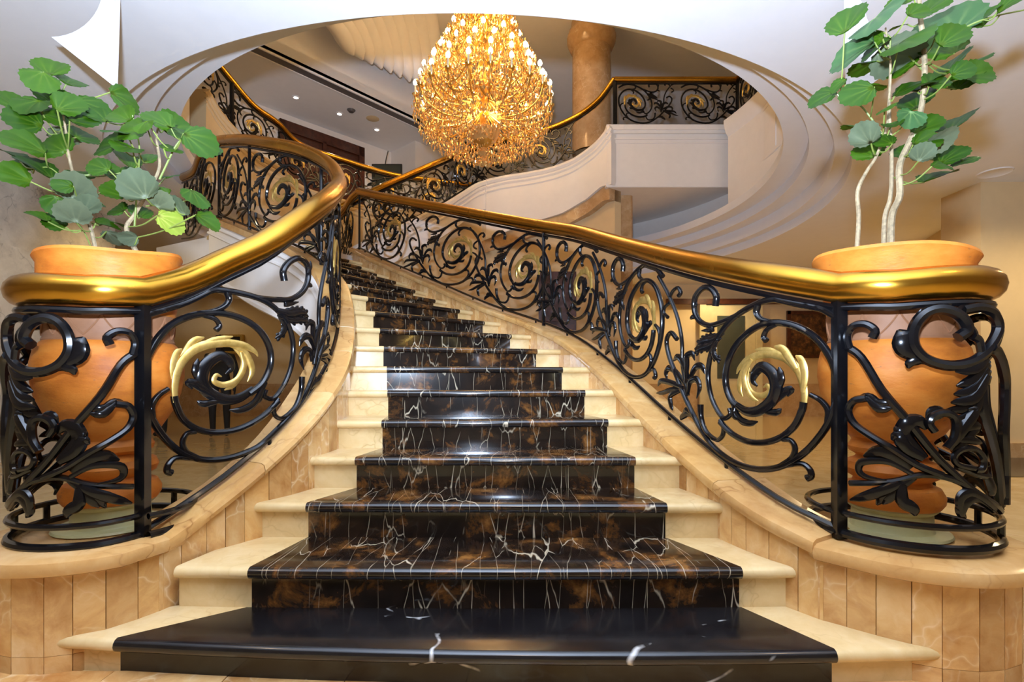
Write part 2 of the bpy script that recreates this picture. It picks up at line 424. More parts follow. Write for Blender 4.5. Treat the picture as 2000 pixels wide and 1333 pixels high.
# lobby walls
mb = MB(); mb.box((-6.6, 3.6, 0), (-6.1, 8.0, EYE+1.62)); mb.box((-6.9, 3.6, EYE+1.62), (-6.2, 8.0, ZC))
struct(mb.build('wall_left', M['mwhite'], smooth=False), 'white marble wall with grey veins on the left')
def wall_line(name, a, c, z0, z1, mat, label, th=.2):
    a = np.array(a); c = np.array(c); t = (c-a)/np.linalg.norm(c-a); n = np.array((-t[1], t[0]))*th
    mb = MB(); mb.prism([tuple(a), tuple(c), tuple(c+n), tuple(a+n)], z0, z1)
    return struct(mb.build(name, mat, smooth=False), label)
wb = wall_line('wall_back', (-12, 13.6), (12, 13.6), 0, ZC+.1, M['cream'], 'tan plaster back wall of the lobby')
wall_line('baseboard_back', (-12, 13.55), (12, 13.55), 0, .9, M['mpil'], 'brown marble dado along the back wall', .1)
wr = wall_line('wall_right', (7.2, 8.6), (9.6, 15), 0, ZC, M['cream'], 'tan plaster wall receding on the right', -.2)
wall_line('baseboard_right', (7.17, 8.6), (9.57, 15), 0, .22, M['mpil'], 'brown marble skirting of the right wall', -.05)
mb = MB(); mb.box((5.95, 6.5, 0), (8.0, 7.1, ZC)); struct(mb.build('wall_pillar_right', M['cream'], smooth=False), 'cream square pillar at the right edge')
mb = MB(); mb.box((5.9, 6.45, 0), (8.0, 7.15, .22)); struct(mb.build('baseboard_pillar', M['mpil'], smooth=False), 'brown skirting at the foot of the cream pillar')
mb = MB(); mb.box((-4.9, 12.2, 0), (-4.4, 12.7, ZC)); struct(mb.build('wall_pillar_back', M['mpil'], smooth=False), 'brown marble pillar in the back of the lobby')

# painting and door on the right wall
def on_wall(a, c, t, off, z):
    a = np.array(a); c = np.array(c); p = a+(c-a)*t; d = (c-a)/np.linalg.norm(c-a); n = np.array((-d[1], d[0])); q = p+n*off
    return np.array((q[0], q[1], z)), np.array((d[0], d[1], 0)), np.array((n[0], n[1], 0))
def panel(mb, c, d, n, w_, h, th):
    up = np.array((0, 0, 1.0)); v = []
    for s3 in (0, th):
        for s1, s2 in ((-1, -1), (1, -1), (1, 1), (-1, 1)): v.append(c+d*s1*w_/2+up*s2*h/2+n*s3)
    mb.add(v, [(0,3,2,1),(4,5,6,7),(0,1,5,4),(1,2,6,5),(2,3,7,6),(3,0,4,7)])
c, d_, n_ = np.array((7.9, 13.58, EYE+1.17)), np.array((-1., 0, 0)), np.array((0, -1., 0))
t = thing('framed_painting', 'dark reddish landscape painting in black frame on the right wall', 'painting', tuple(c-np.array((0, 0, .6))))
for a_, b_, s1, s2 in ((1.24, .09, 0, .58), (1.24, .09, 0, -.58), (.09, 1.25, .58, 0), (.09, 1.25, -.58, 0)):
    mb = MB(); panel(mb, c+d_*s1+np.array((0, 0, s2)), d_, n_, a_, b_, .06); mb.build('frame_bar', M['woodred'], t, smooth=False)
mb = MB(); panel(mb, c+n_*.005, d_, n_, 1.1, 1.1, .03); mb.build('canvas', M['print'], t, smooth=False)
c, d_, n_ = np.array((5.75, 13.5, 1.5)), np.array((-1., 0, 0)), np.array((0, -1., 0))
dr = bpy.data.objects.new('door_1', None); COL.objects.link(dr); dr.location = (c[0], c[1], 0); WL[dr.name] = Vector((c[0], c[1], 0)); struct(dr, 'cream door with tall dark glass pane at the back right')
mb = MB(); panel(mb, c, d_, n_, 1.3, 2.95, .05); mb.build('door_leaf', M['doorpaint'], dr, smooth=False)
mb = MB(); panel(mb, c+np.array((0, 0, .36))+n_*.03, d_, n_, .72, 1.65, .04); mb.build('pane', M['glassgreen'], dr, smooth=False)
for s1 in (-.74, .74):
    mb = MB(); panel(mb, c+d_*s1+n_*.01, d_, n_, .16, 3.0, .07); mb.build('door_jamb', M['doorpaint'], dr, smooth=False)
mb = MB(); panel(mb, c+np.array((0, 0, 1.56))+n_*.01, d_, n_, 3.4, .14, .09); mb.build('door_header', M['woodred'], dr, smooth=False)
mb = MB(); mb.tube([c-d_*.6+n_*.06+np.array((0, 0, -.3)), c-d_*.6+n_*.1+np.array((0, 0, -.3)), c-d_*.45+n_*.1+np.array((0, 0, -.3))], .018); mb.build('door_handle', M['black'], dr)
# dark wooden door in the back wall
t = bpy.data.objects.new('door_2', None); COL.objects.link(t); t.location = (.75, 9.6, 0); WL[t.name] = Vector((.75, 9.6, 0)); struct(t, 'dark wooden door under the right upper flight')
mb = MB(); mb.box((.50, 9.55, 0), (1.20, 9.65, EYE+2.0)); mb.build('door_leaf', M['woodred'], t, smooth=False)
for zz in (.3, 1.2, 2.1):
    mb = MB(); mb.box((.60, 9.52, zz), (1.10, 9.56, zz+.75)); mb.build('door_panel', M['woodred'], t, smooth=False)
# small picture on the back wall, left
t = thing('framed_picture', 'small dark picture in gold frame on the far back wall', 'picture', (-7.4, 13.4, 1.8))
mb = MB(); mb.box((-7.65, 13.5, 1.75), (-7.15, 13.58, 2.15)); mb.build('print', M['black'], t, smooth=False)
for lo, hi in (((-7.7, 13.48, 1.70), (-7.1, 13.6, 1.76)), ((-7.7, 13.48, 2.14), (-7.1, 13.6, 2.2)), ((-7.7, 13.48, 1.76), (-7.64, 13.6, 2.14)), ((-7.16, 13.48, 1.76), (-7.1, 13.6, 2.14))):
    mb = MB(); mb.box(lo, hi); mb.build('frame_bar', M['gilt'], t, smooth=False)

# ------------------------------------------------------------------ steps
RISE = .16; NST = 18
Lm = {1:(-1.55,1.73),2:(-1.21,1.93),3:(-1.09,2.27),4:(-1.0,2.55),5:(-1.02,2.87),6:(-1.05,3.2),7:(-1.115,3.47),8:(-1.17,3.72),9:(-1.227,3.97),10:(-1.3,4.17),11:(-1.42,4.35),12:(-1.62,4.62),13:(-1.82,4.83),14:(-2.1,5.02),15:(-2.5,5.3),16:(-2.86,5.63),17:(-3.2,6.0),18:(-3.5,6.35)}
Rm = {1:(1.31,1.65),2:(1.07,1.93),3:(.94,2.27),4:(.81,2.57),5:(.69,2.93),6:(.61,3.3),7:(.50,3.75),8:(.36,4.25),9:(.16,4.70),10:(-.09,5.13),11:(-.38,5.53),12:(-.71,5.87),13:(-1.05,6.17),14:(-1.37,6.46),15:(-1.68,6.75),16:(-1.96,7.04),17:(-2.22,7.33),18:(-2.5,7.62)}
Ls = {}; Rs = {}
for n in range(1, NST+1):
    if n <= 2: Ls[n] = np.array(Lm[n]); Rs[n] = np.array(Rm[n]); continue
    u = PL.nearest(*Lm[n]); Ls[n] = PL.off(u, -.095)
    u = PR.nearest(*Rm[n]); Rs[n] = PR.off(u, .125)
fa = {1: .076, 2: .094, 3: .105, 4: .114}; fb = {1: .907, 2: .912, 3: .887, 4: .878}
stair = thing('staircase', 'sweeping curved stair of cream marble with a black marble runner', 'staircase', (0, 1.7, 0))
TH = .045
def steppt(n, t):
    p = Ls[n]+(Rs[n]-Ls[n])*t
    bow = {1: .10, 2: .03}.get(n, 0)*4*t*(1-t)
    d = (Rs[n]-Ls[n])/np.linalg.norm(Rs[n]-Ls[n]); f = np.array((d[1], -d[0]))
    return p+f*bow*.6, f
if True:
    n = NST+1
    dirv = np.array((-.45, .42)); Ls[n] = Ls[NST]+dirv*.9; Rs[n] = Rs[NST]+dirv*.9
def slab(n, side):
    za = n*RISE
    a0, b0 = fa.get(n, .135), fb.get(n, .88); a1, b1 = fa.get(n+1, .135), fb.get(n+1, .88)
    rng0 = {'l': (-.03, a0), 'd': (a0, b0), 'r': (b0, 1.03)}[side]; rng1 = {'l': (-.03, a1), 'd': (a1, b1), 'r': (b1, 1.03)}[side]
    cols = 9 if side == 'd' else 4
    rows = []
    prof_n = [(TH/2*math.sin(x), TH/2*math.cos(x)-TH/2) for x in np.linspace(0, pi, 7)]
    back = []; front = []
    for j in range(cols):
        t = j/(cols-1)
        t0 = rng0[0]+(rng0[1]-rng0[0])*t; t1 = rng1[0]+(rng1[1]-rng1[0])*t
        p0, f0 = steppt(n, t0); p1, f1 = steppt(n+1, t1); p1 = p1-f1*.05
        colp = [(p1[0], p1[1], za)]
        mid = p0-f0*TH/2
        for w_ in (.5,):
            q = p1+(mid-p1)*w_; colp.append((q[0], q[1], za))
        for o, z in prof_n: q = mid+f0*o; colp.append((q[0], q[1], za+z))
        colp.append((p1[0], p1[1], za-TH))
        rows.append(colp)
    mb = MB(); mb.loft(rows)
    return mb
def riser(n, side):
    za = n*RISE; a0, b0 = fa.get(n, .135), fb.get(n, .88)
    r = {'l': (-.03, a0), 'd': (a0, b0), 'r': (b0, 1.03)}[side]
    cols = 8 if side == 'd' else 3; rings = []
    for j in range(cols):
        t = r[0]+(r[1]-r[0])*j/(cols-1); p, f = steppt(n, t)
        q0 = p-f*.035; q1 = p-f*.06
        rings.append([(q0[0], q0[1], za-RISE-.002), (q1[0], q1[1], za-RISE-.002), (q1[0], q1[1], za-TH), (q0[0], q0[1], za-TH)])
    mb = MB(); mb.loft(rings[::-1]); return mb
for n in range(1, NST+1):
    dm = M['mblack'] if n == 1 else M['mdark']
    st = slab(n, 'd').build('step', dm, stair, angle=50); tag(st, 'black veined marble tread')
    riser(n, 'd').build('riser', dm, st, smooth=False)
    for sd in 'lr':
        slab(n, sd).build('tread_end', M['mbeige'], st, angle=50)
        riser(n, sd).build('riser_end', M['mbeige'], st, smooth=False)
# sloping underside of the flight
mb = MB(); ra = []; rb = []
for n in range(4, NST+2):
    z = max(n*RISE-.42, .01)
    if n == NST+1: z = NST*RISE-.42
    ra.append((*Ls[n], z)); rb.append((*Rs[n], z))
mb.grid([ra, rb]); mb.build('soffit', M['paint'], stair)
# landing
lp = [tuple(Ls[NST]), tuple(Rs[NST]), (-2.35, 7.95), (-2.9, 9.3), (-5.2, 9.6), (-5.0, 7.2), tuple(Ls[NST]+np.array((-.4, .35)))]
mb = MB(); mb.prism(lp[::1], NST*RISE-.35, NST*RISE-.002); mb.build('landing', M['paint'], stair, smooth=False)

# ------------------------------------------------------------------ curbs (side walls of the flight) and pedestals
def slab_box(mb, p0, p1, n, z0a, z0b, z1a, z1b, th):
    q0 = p0-n*th; q1 = p1-n*th
    v = [(*p0, z0a), (*p1, z0b), (*q1, z0b), (*q0, z0a), (*p0, z1a), (*p1, z1b), (*q1, z1b), (*q0, z1a)]
    mb.add(v, [(0,3,2,1),(4,5,6,7),(0,1,5,4),(1,2,6,5),(2,3,7,6),(3,0,4,7)])
def curb(path, side, name, label, D, newel, inner, lip, outer):
    e = thing(name, label, 'curb', (newel[0], newel[1], 0))
    sg = 1 if side == 'r' else -1                     # +1: stair lies to the left of the path
    def top(u): return path.at(u)[2]-.03
    # cap stones
    u = 0.02; L = path.L+.05; seglen = .43
    while u < L-.05:
        u1 = min(L, u+seglen); rings = []
        for k in np.linspace(u+.0015, u1-.0015, 7):
            z = top(k); H = .062; o = []
            for x, y in ((-outer, 0), (-outer, -H), (lip-.03, -H), (lip-.008, -H*.85), (lip, -H*.5), (lip-.008, -H*.15), (lip-.03, 0)):
                q = path.off(k, sg*x); o.append((q[0], q[1], z+y))
            rings.append(o if sg > 0 else o[::-1])
        mb = MB(); mb.loft(rings); mb.build('cap_stone', M['mcap'], e, angle=45); u = u1
    # upright marble slabs on the stair side
    u = 0.0; k = 0
    while u < path.L-.02:
        wd = .075+.045*random.random(); u1 = min(path.L, u+wd)
        p0 = path.off(u+.0013, sg*inner); p1 = path.off(u1-.0013, sg*inner); nn = path.nleft((u+u1)/2)*sg
        off = nn*random.uniform(-.0012, .0012)
        z0 = max(0, top(u)-.62); z0b = max(0, top(u1)-.62)
        mb = MB(); slab_box(mb, p0+off, p1+off, nn, z0, z0b, top(u)-.058, top(u1)-.058, .02)
        mb.build('marble_slab', M['morange'], e, smooth=False); u = u1; k += 1
    # core of the wall, and the painted string on the outer side higher up
    us = path.nearest(*( (-1.2, 3.3) if side == 'l' else (.75, 3.6)))
    for a_, b_, mat, nm in ((.12, us, M['morange'], 'curb_core'), (us, path.L, M['paint'], 'stringer')):
        rings = []
        for kx in np.linspace(a_, b_, max(6, int((b_-a_)/.1))):
            zb = 0.0 if nm == 'curb_core' else top(kx)-.72
            q0 = path.off(kx, -sg*(outer-.02)); q1 = path.off(kx, sg*(inner-.022)); z1 = top(kx)-.06
            o = [(q0[0], q0[1], zb), (q1[0], q1[1], zb), (q1[0], q1[1], z1), (q0[0], q0[1], z1)]
            rings.append(o)
        mb = MB(); mb.loft(rings); st = mb.build(nm, mat, e, angle=30)
        if nm == 'stringer':
            for zo, th in ((-.10, .03), (-.20, .018), (-.69, .03)):
                pts = []
                for kx in np.linspace(a_, b_, 40):
                    q = path.off(kx, -sg*(outer-.015)); pts.append((q[0], q[1], top(kx)+zo))
                mb = MB(); mb.tube(pts, th, 6); mb.build('moulding', M['paint'], st)
    # pedestal: round end under the urn
    base = math.atan2(newel[1]-D[1], newel[0]-D[0])
    pin = path.off(0.02, sg*lip); R1 = .42
    n2 = 44
    def outline(R, pinn):
        a_in = math.atan2(pinn[1]-D[1], pinn[0]-D[0])
        pts = []
        # start beside the stair, run round the front, the outside and the back
        start = a_in-(-sg)*(-.35); 
        for k in range(n2+1):
            a = a_in+sg*.42+sg*(2*pi-1.35)*k/n2
            pts.append(np.array((D[0]+R*math.cos(a), D[1]+R*math.sin(a))))
        return [np.array(pinn)]+pts
    H = .062; rings = []
    for dR, dz in ((-.03, 0), (-.008, -H*.15), (0, -H*.5), (-.008, -H*.85), (-.03, -H)):
        pinn = path.off(0.02, sg*(lip+dR)); rings.append([(p[0], p[1], PEDZ+dz) for p in outline(R1+dR, pinn)])
    if sg < 0: rings = [r[::-1] for r in rings]
    mb = MB(); mb.loft(rings); mb.build('pedestal_top', M['mcap'], e, angle=45)
    ol = outline(R1-.055, path.off(0.02, sg*inner))
    # walk the outline in slabs
    ol2 = [ol[0]]
    acc = []
    cum = np.concatenate([[0], np.cumsum([np.linalg.norm(ol[i+1]-ol[i]) for i in range(len(ol)-1)])])
    A = np.array(ol); tot = cum[-1]; u = 0
    def pt(x): return np.array((np.interp(x, cum, A[:, 0]), np.interp(x, cum, A[:, 1])))
    while u < tot-.02:
        u1 = min(tot, u+.08+.03*random.random()); p0 = pt(u+.0013); p1 = pt(u1-.0013); m_ = (p0+p1)/2-D; nn = m_/np.linalg.norm(m_)
        for z0, z1 in ((0, .097), (.0985, PEDZ-.058)):
            mb = MB(); slab_box(mb, p0+nn*random.uniform(0, .0015), p1, nn, z0, z0, z1, z1, .02); mb.build('marble_slab', M['morange'], e, smooth=False)
        u = u1
    mb = MB(); mb.prism([(D[0]+.33*math.cos(a), D[1]+.33*math.sin(a)) for a in np.linspace(0, 2*pi, 25)[:-1]], 0.0, PEDZ-.06); mb.build('pedestal_core', M['morange'], e)
    return e
curb(PR, 'r', 'stair_curb', 'honey marble curb and round pedestal on the right of the stair', DR, NR, .115, .15, .13)
curb(PL, 'l', 'stair_curb', 'honey marble curb and round pedestal on the left of the stair', DL, NL, .085, .115, .13)

# ------------------------------------------------------------------ ironwork motif traced once on the first right-hand bay
def C5(pts): return [(1240+x/3.173, 540+y/3.173) for x, y in pts]
BARS = [  # (points, r0, r1)
 ([(262,390),(225,350),(198,400),(215,500),(260,620),(320,770),(400,930),(490,1060),(600,1145),(720,1190),(840,1195),(950,1160),(1060,1085),(1160,970),(1225,850),(1252,720),(1240,580),(1190,470),(1110,375),(1010,315),(900,288),(790,300),(690,360),(615,450),(572,560),(565,670),(600,770),(660,825)], .012, .014),
 ([(1262,258),(1150,195),(1040,155),(920,140),(800,155),(690,205),(600,270),(535,350),(480,460),(455,590),(465,710),(500,810),(550,880),(592,858),(585,820)], .014, .010),
 ([(640,240),(540,285),(460,305),(400,275),(370,210),(375,130),(420,75),(470,75),(505,120),(500,185)], .012, .015),
 ([(530,905),(600,975),(700,1025),(810,1030),(910,995),(990,925),(1035,830),(1045,780)], .013, .013),
 ([(408,795),(412,880),(440,960),(485,1005)], .014, .010), ([(530,890),(550,930),(545,985),(515,1015),(480,1000)], .010, .010),
 ([(760,180),(755,230),(790,270),(890,290)], .014, .009), ([(880,298),(820,330),(798,375),(815,400)], .008, .012),
 ([(900,1180),(970,1130),(992,1070),(965,1018),(915,1012)], .012, .009), ([(930,1175),(1030,1162),(1080,1195),(1092,1238),(1065,1252)], .009, .013),
 ([(1195,910),(1195,830),(1150,770),(1085,733)], .012, .009),
 ([(148,0),(205,105),(250,210),(280,320),(293,420),(297,560),(330,740)], .010, .010),
 ([(215,135),(238,90),(268,72),(285,100),(272,122)], .009, .011), ([(215,165),(185,195),(182,230),(205,255)], .009, .010),
]
FRONDS = [([(540,350),(480,390),(420,400),(375,440)], .020),([(530,380),(470,430),(410,450),(365,480)], .018),([(520,395),(495,450),(505,500),(540,520)], .016),([(500,365),(440,380),(395,410)], .014),
 ([(335,690),(310,560),(270,500),(240,525)], .020),([(325,660),(330,550),(330,495),(362,480),(378,522)], .018),([(330,650),(370,565),(410,560),(427,605)], .018),([(320,680),(260,600),(215,570),(193,600),(202,645)], .018),
 ([(305,690),(230,660),(170,650),(148,682)], .017),([(298,700),(230,700),(170,722),(128,725)], .014),([(290,705),(222,740),(225,800),(236,832)], .017),([(338,720),(350,655),(390,640),(408,690),(390,758)], .017),
 ([(365,880),(330,850),(290,870),(278,892)], .018),([(355,860),(320,828),(300,850)], .013),([(445,305),(490,330),(420,338)], .013),([(378,180),(362,140),(362,105)], .012),([(390,255),(360,252),(342,265)], .012),
 ([(640,800),(700,838),(770,835),(850,775),(882,690),(862,610),(800,562),(755,595),(738,648),(765,680)], .026),([(820,808),(890,745),(930,712),(962,705),(940,745)], .017),([(790,835),(870,845),(908,822)], .014),([(880,715),(908,640),(900,562)], .018),
 ([(590,770),(640,880),(700,912),(755,902)], .016),([(610,800),(615,865),(650,888)], .013)]
GOLD = [([(1042,820),(1046,720),(1025,620),(985,555),(920,500),(840,480),(760,490),(690,520),(640,570),(625,605)], .024),([(1040,720),(1052,610),(1032,522),(995,492)], .020),([(1005,575),(960,505),(920,450),(868,435)], .021),
 ([(910,498),(830,462),(738,455)], .018),([(770,487),(690,550),(655,640),(650,700),(668,748)], .019),([(730,515),(685,600),(690,680),(730,752),(772,776)], .018),([(700,560),(688,650),(720,722),(780,742),(826,712),(815,676),(790,690)], .016)]
KS = .6
def smooth2(pts, n):
    p = np.asarray(pts, float); p = np.vstack([2*p[0]-p[1], p, 2*p[-1]-p[-2]]); out = []
    for i in range(1, len(p)-2):
        for k in range(n):
            t = k/n; out.append(.5*((2*p[i])+(-p[i-1]+p[i+1])*t+(2*p[i-1]-5*p[i]+4*p[i+1]-p[i+2])*t*t+(-p[i-1]+3*p[i]-3*p[i+1]+p[i+2])*t**3))
    out.append(p[-2]); return np.array(out)
uc, zc_ = PR.unproject(1240+770/3.173, 540+670/3.173)
zb0 = PR.at(uc)[2]; HM = PR.at(uc)[3]-zb0
def encode(pts):
    o = []
    for px, py in C5(pts):
        u, z = PR.unproject(px, py); o.append((u-uc, z-(zb0+KS*(PR.at(u)[2]-zb0))))
    return np.array(o)
MO_BAR = [(encode(p), a, b_) for p, a, b_ in BARS]; MO_FR = [(encode(p), r) for p, r in FRONDS]; MO_GO = [(encode(p), r) for p, r in GOLD]
def mapper(path, u0, scale, us=1.0):
    zc = path.at(u0)[2]; slope_h = path.at(u0)[3]-zc
    def f(q, off=0):
        u = u0+q[0]*us; a = path.at(u); n = path.nleft(u)
        lo, hi = a[2]+.004, a[3]-.09
        z = zc+KS*(a[2]-zc)+q[1]*scale
        z = min(max(z, lo), hi)
        return (a[0]+n[0]*off, a[1]+n[1]*off, z), (n[0], n[1], 0)
    return f
def frond_r(n, r):
    t = np.linspace(0, 1, n); return r*np.interp(t, [0, .2, .5, .8, 1], [.55, .85, 1.0, .75, .18])
def lobes(q, r, n=5):
    # small side lobes that give a frond its toothed acanthus edge; q in panel units
    t = np.gradient(q, axis=0); t /= (np.linalg.norm(t, axis=1, keepdims=True)+1e-9); nn = np.stack([-t[:, 1], t[:, 0]], 1); out = []
    for k in range(1, n+1):
        i = int(k/(n+1.0)*(len(q)-1)); c = q[i]; L = r*(1.45-.8*abs(k/(n+1.)-.45))
        for sg in (-1, 1):
            out.append(np.array([c, c+nn[i]*sg*L*.55+t[i]*L*.35, c+nn[i]*sg*L*.85+t[i]*L*1.0, c+nn[i]*sg*L*.80+t[i]*L*1.35]))
    return out
def scroll_panel(path, u0, rail, us=1.0, thick=1.0, res=3, sides=7, clip=None, mats=None):
    f = mapper(path, u0, (path.at(u0)[3]-path.at(u0)[2])/HM, us)
    def put(mb, q, r, flat=1.0, off=0):
        pp = smooth2(q, res)
        if clip is not None:
            pp = pp[(pp[:, 0]*us+u0 > clip[0]) & (pp[:, 0]*us+u0 < clip[1])]
            if len(pp) < 4: return
        rr = r(len(pp))*thick
        P_ = []; N_ = []
        for a in pp: x, n = f(a, off); P_.append(x); N_.append(n)
        mb.tube(P_, rr, sides, N_, flat)
    mb = MB()
    for q, a, b_ in MO_BAR: put(mb, q, lambda n: np.linspace(a, b_, n))
    o = mb.build('scroll_panel', M['iron'], rail)
    for c0, c1 in ((0, 4), (4, 12), (12, 14), (14, 15), (15, 16), (16, 17), (17, 23)):
        mb = MB()
        for k, (q, r) in list(enumerate(MO_FR))[c0:c1]:
            put(mb, q, lambda n: frond_r(n, r), .65, .006*((k % 3)-1))
            if res > 2 and k < 4:
                for lb in lobes(smooth2(q, res), r*.85, 4): put(mb, lb, lambda n: frond_r(n, r*.5), .6, .006*((k % 3)-1))
        if mb.n: mb.build('iron_leaf', M['iron'], o)
    mb = MB()
    for k, (q, r) in enumerate(MO_GO): put(mb, q, lambda n: frond_r(n, r*.78), .55, .005*((k % 3)-1))
    if mb.n: tag(mb.build('gilded_leaf', M['gilt'], o), 'gilded acanthus scroll')
    return o
def rail_set(path, e, hr, u0=0, u1=None, brass=True, bar=.012, under=.078, extra_top=None, extra_bot=None, hsides=14):
    u1 = path.L if u1 is None else u1
    us = np.linspace(u0, u1, max(8, int((u1-u0)/.08)))
    A = [path.at(u) for u in us]
    top = [(a[0], a[1], a[3]) for a in A]
    if extra_top is not None: top = list(extra_top)+top
    mb = MB(); mb.tube(top, hr, hsides); mb.build('handrail', M['brass'], e)
    bars = [(a[0], a[1], a[3]-under) for a in A]
    mb = MB(); mb.tube(bars, bar*1.1, 6); mb.build('top_bar', M['iron'], e)
    mb = MB(); mb.tube([(a[0], a[1], a[2]) for a in A], bar, 6); mb.build('bottom_bar', M['iron'], e)
def post(path, u, e, w=.017):
    a = path.at(u); mb = MB(); mb.tube([(a[0], a[1], a[2]-.03), (a[0], a[1], (a[2]+a[3])/2), (a[0], a[1], a[3]-.06)], w, 8); mb.build('post', M['iron'], e)

# ---- newel drums round the urns
def CD(pts): return [(1620+x/2.468, 560+y/2.468) for x, y in pts]
DB = [([(78,290),(150,345),(250,500),(380,650),(500,800),(600,900),(720,1000),(832,1085)], .015, .013),
 ([(95,300),(82,240),(110,192),(170,182),(218,212),(205,248)], .013, .015), ([(540,910),(420,860),(300,780),(200,720),(120,660),(93,600),(118,552),(180,538)], .012, .014),
 ([(90,950),(300,942),(450,910),(600,930),(720,1000),(800,1075)], .011, .012), ([(620,245),(664,205),(625,140),(540,108),(460,130),(408,200),(408,285),(470,352),(580,382),(690,362),(772,292),(812,200),(790,130),(720,100),(640,112)], .019, .017),
 ([(770,295),(800,320),(826,400),(834,500),(828,700),(845,900),(848,1050)], .017, .015), ([(740,480),(750,600),(785,720),(815,850),(842,1060)], .019, .015), ([(700,880),(620,860),(600,820),(640,785),(700,785),(740,830),(735,880),(700,885)], .010, .012),
 ([(560,780),(600,720),(600,640),(560,610),(505,620),(480,660),(505,700)], .015, .012), ([(620,870),(720,910),(780,920)], .011, .010), ([(690,240),(720,262),(735,330)], .014, .012)]
DFR = [([(430,340),(360,300),(350,240),(330,208)], .030),([(540,375),(450,350),(395,365),(380,395)], .019),([(300,560),(230,560),(180,530),(120,545)], .016),([(180,535),(240,590),(305,585)], .015),
 ([(390,880),(320,820),(240,795),(160,820)], .026),([(400,905),(300,850),(220,840),(150,850),(140,890),(180,920),(300,940)], .014),([(450,830),(370,780),(330,720),(300,740)], .022),([(460,830),(360,720),(380,660),(430,650),(470,690)], .028),([(420,800),(340,700),(310,700)], .018),
 ([(340,950),(270,980),(180,1010),(100,1030)], .020),([(330,950),(270,1000),(225,1055)], .020),([(340,950),(300,1010),(255,1050)], .016),([(350,955),(350,1030),(400,1070),(412,1105)], .022),([(420,915),(350,960),(340,1010)], .016),
 ([(770,370),(700,450),(620,480)], .022),([(760,400),(690,500),(600,520)], .022),([(750,430),(680,540),(580,560)], .022),([(745,470),(680,580),(570,595)], .020),([(740,520),(680,620),(600,640)], .018),([(750,350),(690,400),(600,410)], .018),([(650,690),(700,670),(740,690)], .020),([(620,740),(680,740),(735,755)], .016),
 ([(590,760),(640,680),(690,600),(660,590)], .020),([(600,800),(640,770),(700,700),(740,690)], .018),([(800,1080),(720,1020),(660,1040),(640,1090),(665,1120)], .022),([(790,1070),(700,1000),(650,1000),(625,1040),(640,1110)], .018),([(760,900),(790,980),(780,1010)], .020),([(500,640),(540,610),(500,600),(470,640)], .018)]
def cyl_unproject(px, py, D, R):
    k = (px-1000)/1000; a = k*k+1; b_ = -2*(k*D[0]+D[1]); c = D.dot(D)-R*R; q = b_*b_-4*a*c
    d = (-b_-math.sqrt(max(q, 0)))/(2*a); x = k*d
    ang = math.atan2(d-D[1], x-D[0])
    return ang, EYE+(740-py)/1000*d
def drum_enc(pts):
    o = []
    a0 = math.atan2(NR[1]-DR[1], NR[0]-DR[0])
    for px, py in CD(pts):
        a, z = cyl_unproject(px, py, DR, RD); o.append(((a-a0) % (2*pi), z-PR.at(0)[2]))
    return np.array(o)
DBM = [(drum_enc(p), a, b_) for p, a, b_ in DB]; DFM = [(drum_enc(p), r) for p, r in DFR]
def drum(e, path, D, newel, sg):
    a0 = math.atan2(newel[1]-D[1], newel[0]-D[0]); zb = path.at(0)[2]; zt = path.at(0)[3]
    RR = np.linalg.norm(newel-D)
    def pos(phi, z, off=0):
        R = RR+(RD-RR)*min(1, phi/.5)
        a = a0+sg*phi; return (D[0]+(R+off)*math.cos(a), D[1]+(R+off)*math.sin(a), z), (math.cos(a), math.sin(a), 0)
    PHX = max(q[0][:, 0].max() for q in DBM)
    dr = None
    for mirror in (False, True):
        g = MB(); cuts = (0, 1, 2, 4, 14, 24, 26, 27, 28); lfs = [MB() for _ in cuts[1:]]
        for (src, mbx, fl) in [(DBM, g, 1.0)]+[(DFM[cuts[c]:cuts[c+1]], lfs[c], .7) for c in range(len(lfs))]:
            for k, it in enumerate(src):
                q = smooth2(it[0], 4); q = q.copy(); q[:, 1] = np.clip(q[:, 1], -.02, zt-zb-.1)
                if mirror: q[:, 0] = 2*PHX-q[:, 0]
                r = np.linspace(it[1], it[2], len(q)) if len(it) == 3 else frond_r(len(q), it[1])
                pp = [pos(a[0], zb+a[1], .006*((k % 3)-1)) for a in q]
                mbx.tube([p[0] for p in pp], r, 8, [p[1] for p in pp], fl)
        o = g.build('drum_scroll', M['iron'], e)
        for lf in lfs: lf.build('iron_leaf', M['iron'], o)
    full = np.linspace(0, 2*pi, 49)
    for z, r in ((zb-.012, .017), (zb+.062, .012)):
        mb = MB(); mb.tube([pos(a, z)[0] for a in full], r, 8, cap=False); mb.build('base_ring', M['iron'], e)
    for a in (2.2, 2.75, 3.3, 4.4):
        mb = MB(); mb.tube([pos(a, zb)[0], pos(a, zb+.03)[0], pos(a, zb+.06)[0]], .012, 6); mb.build('ring_spacer', M['iron'], e)
    arc = np.linspace(4.3, 0.06, 40)
    top = [pos(a, zt-.022*min(a, .6)/.6+.02*min(a, 2.5)/2.5, -.04*min(a, .8)/.8)[0] for a in arc]
    mb = MB(); mb.tube([pos(a, zt-.022*min(a, .6)/.6+.02*min(a, 2.5)/2.5-.074, -.025*min(a, .8)/.8)[0] for a in np.linspace(4.3, 0, 40)], .014, 8); mb.build('top_bar', M['iron'], e)
    return top
RL = []
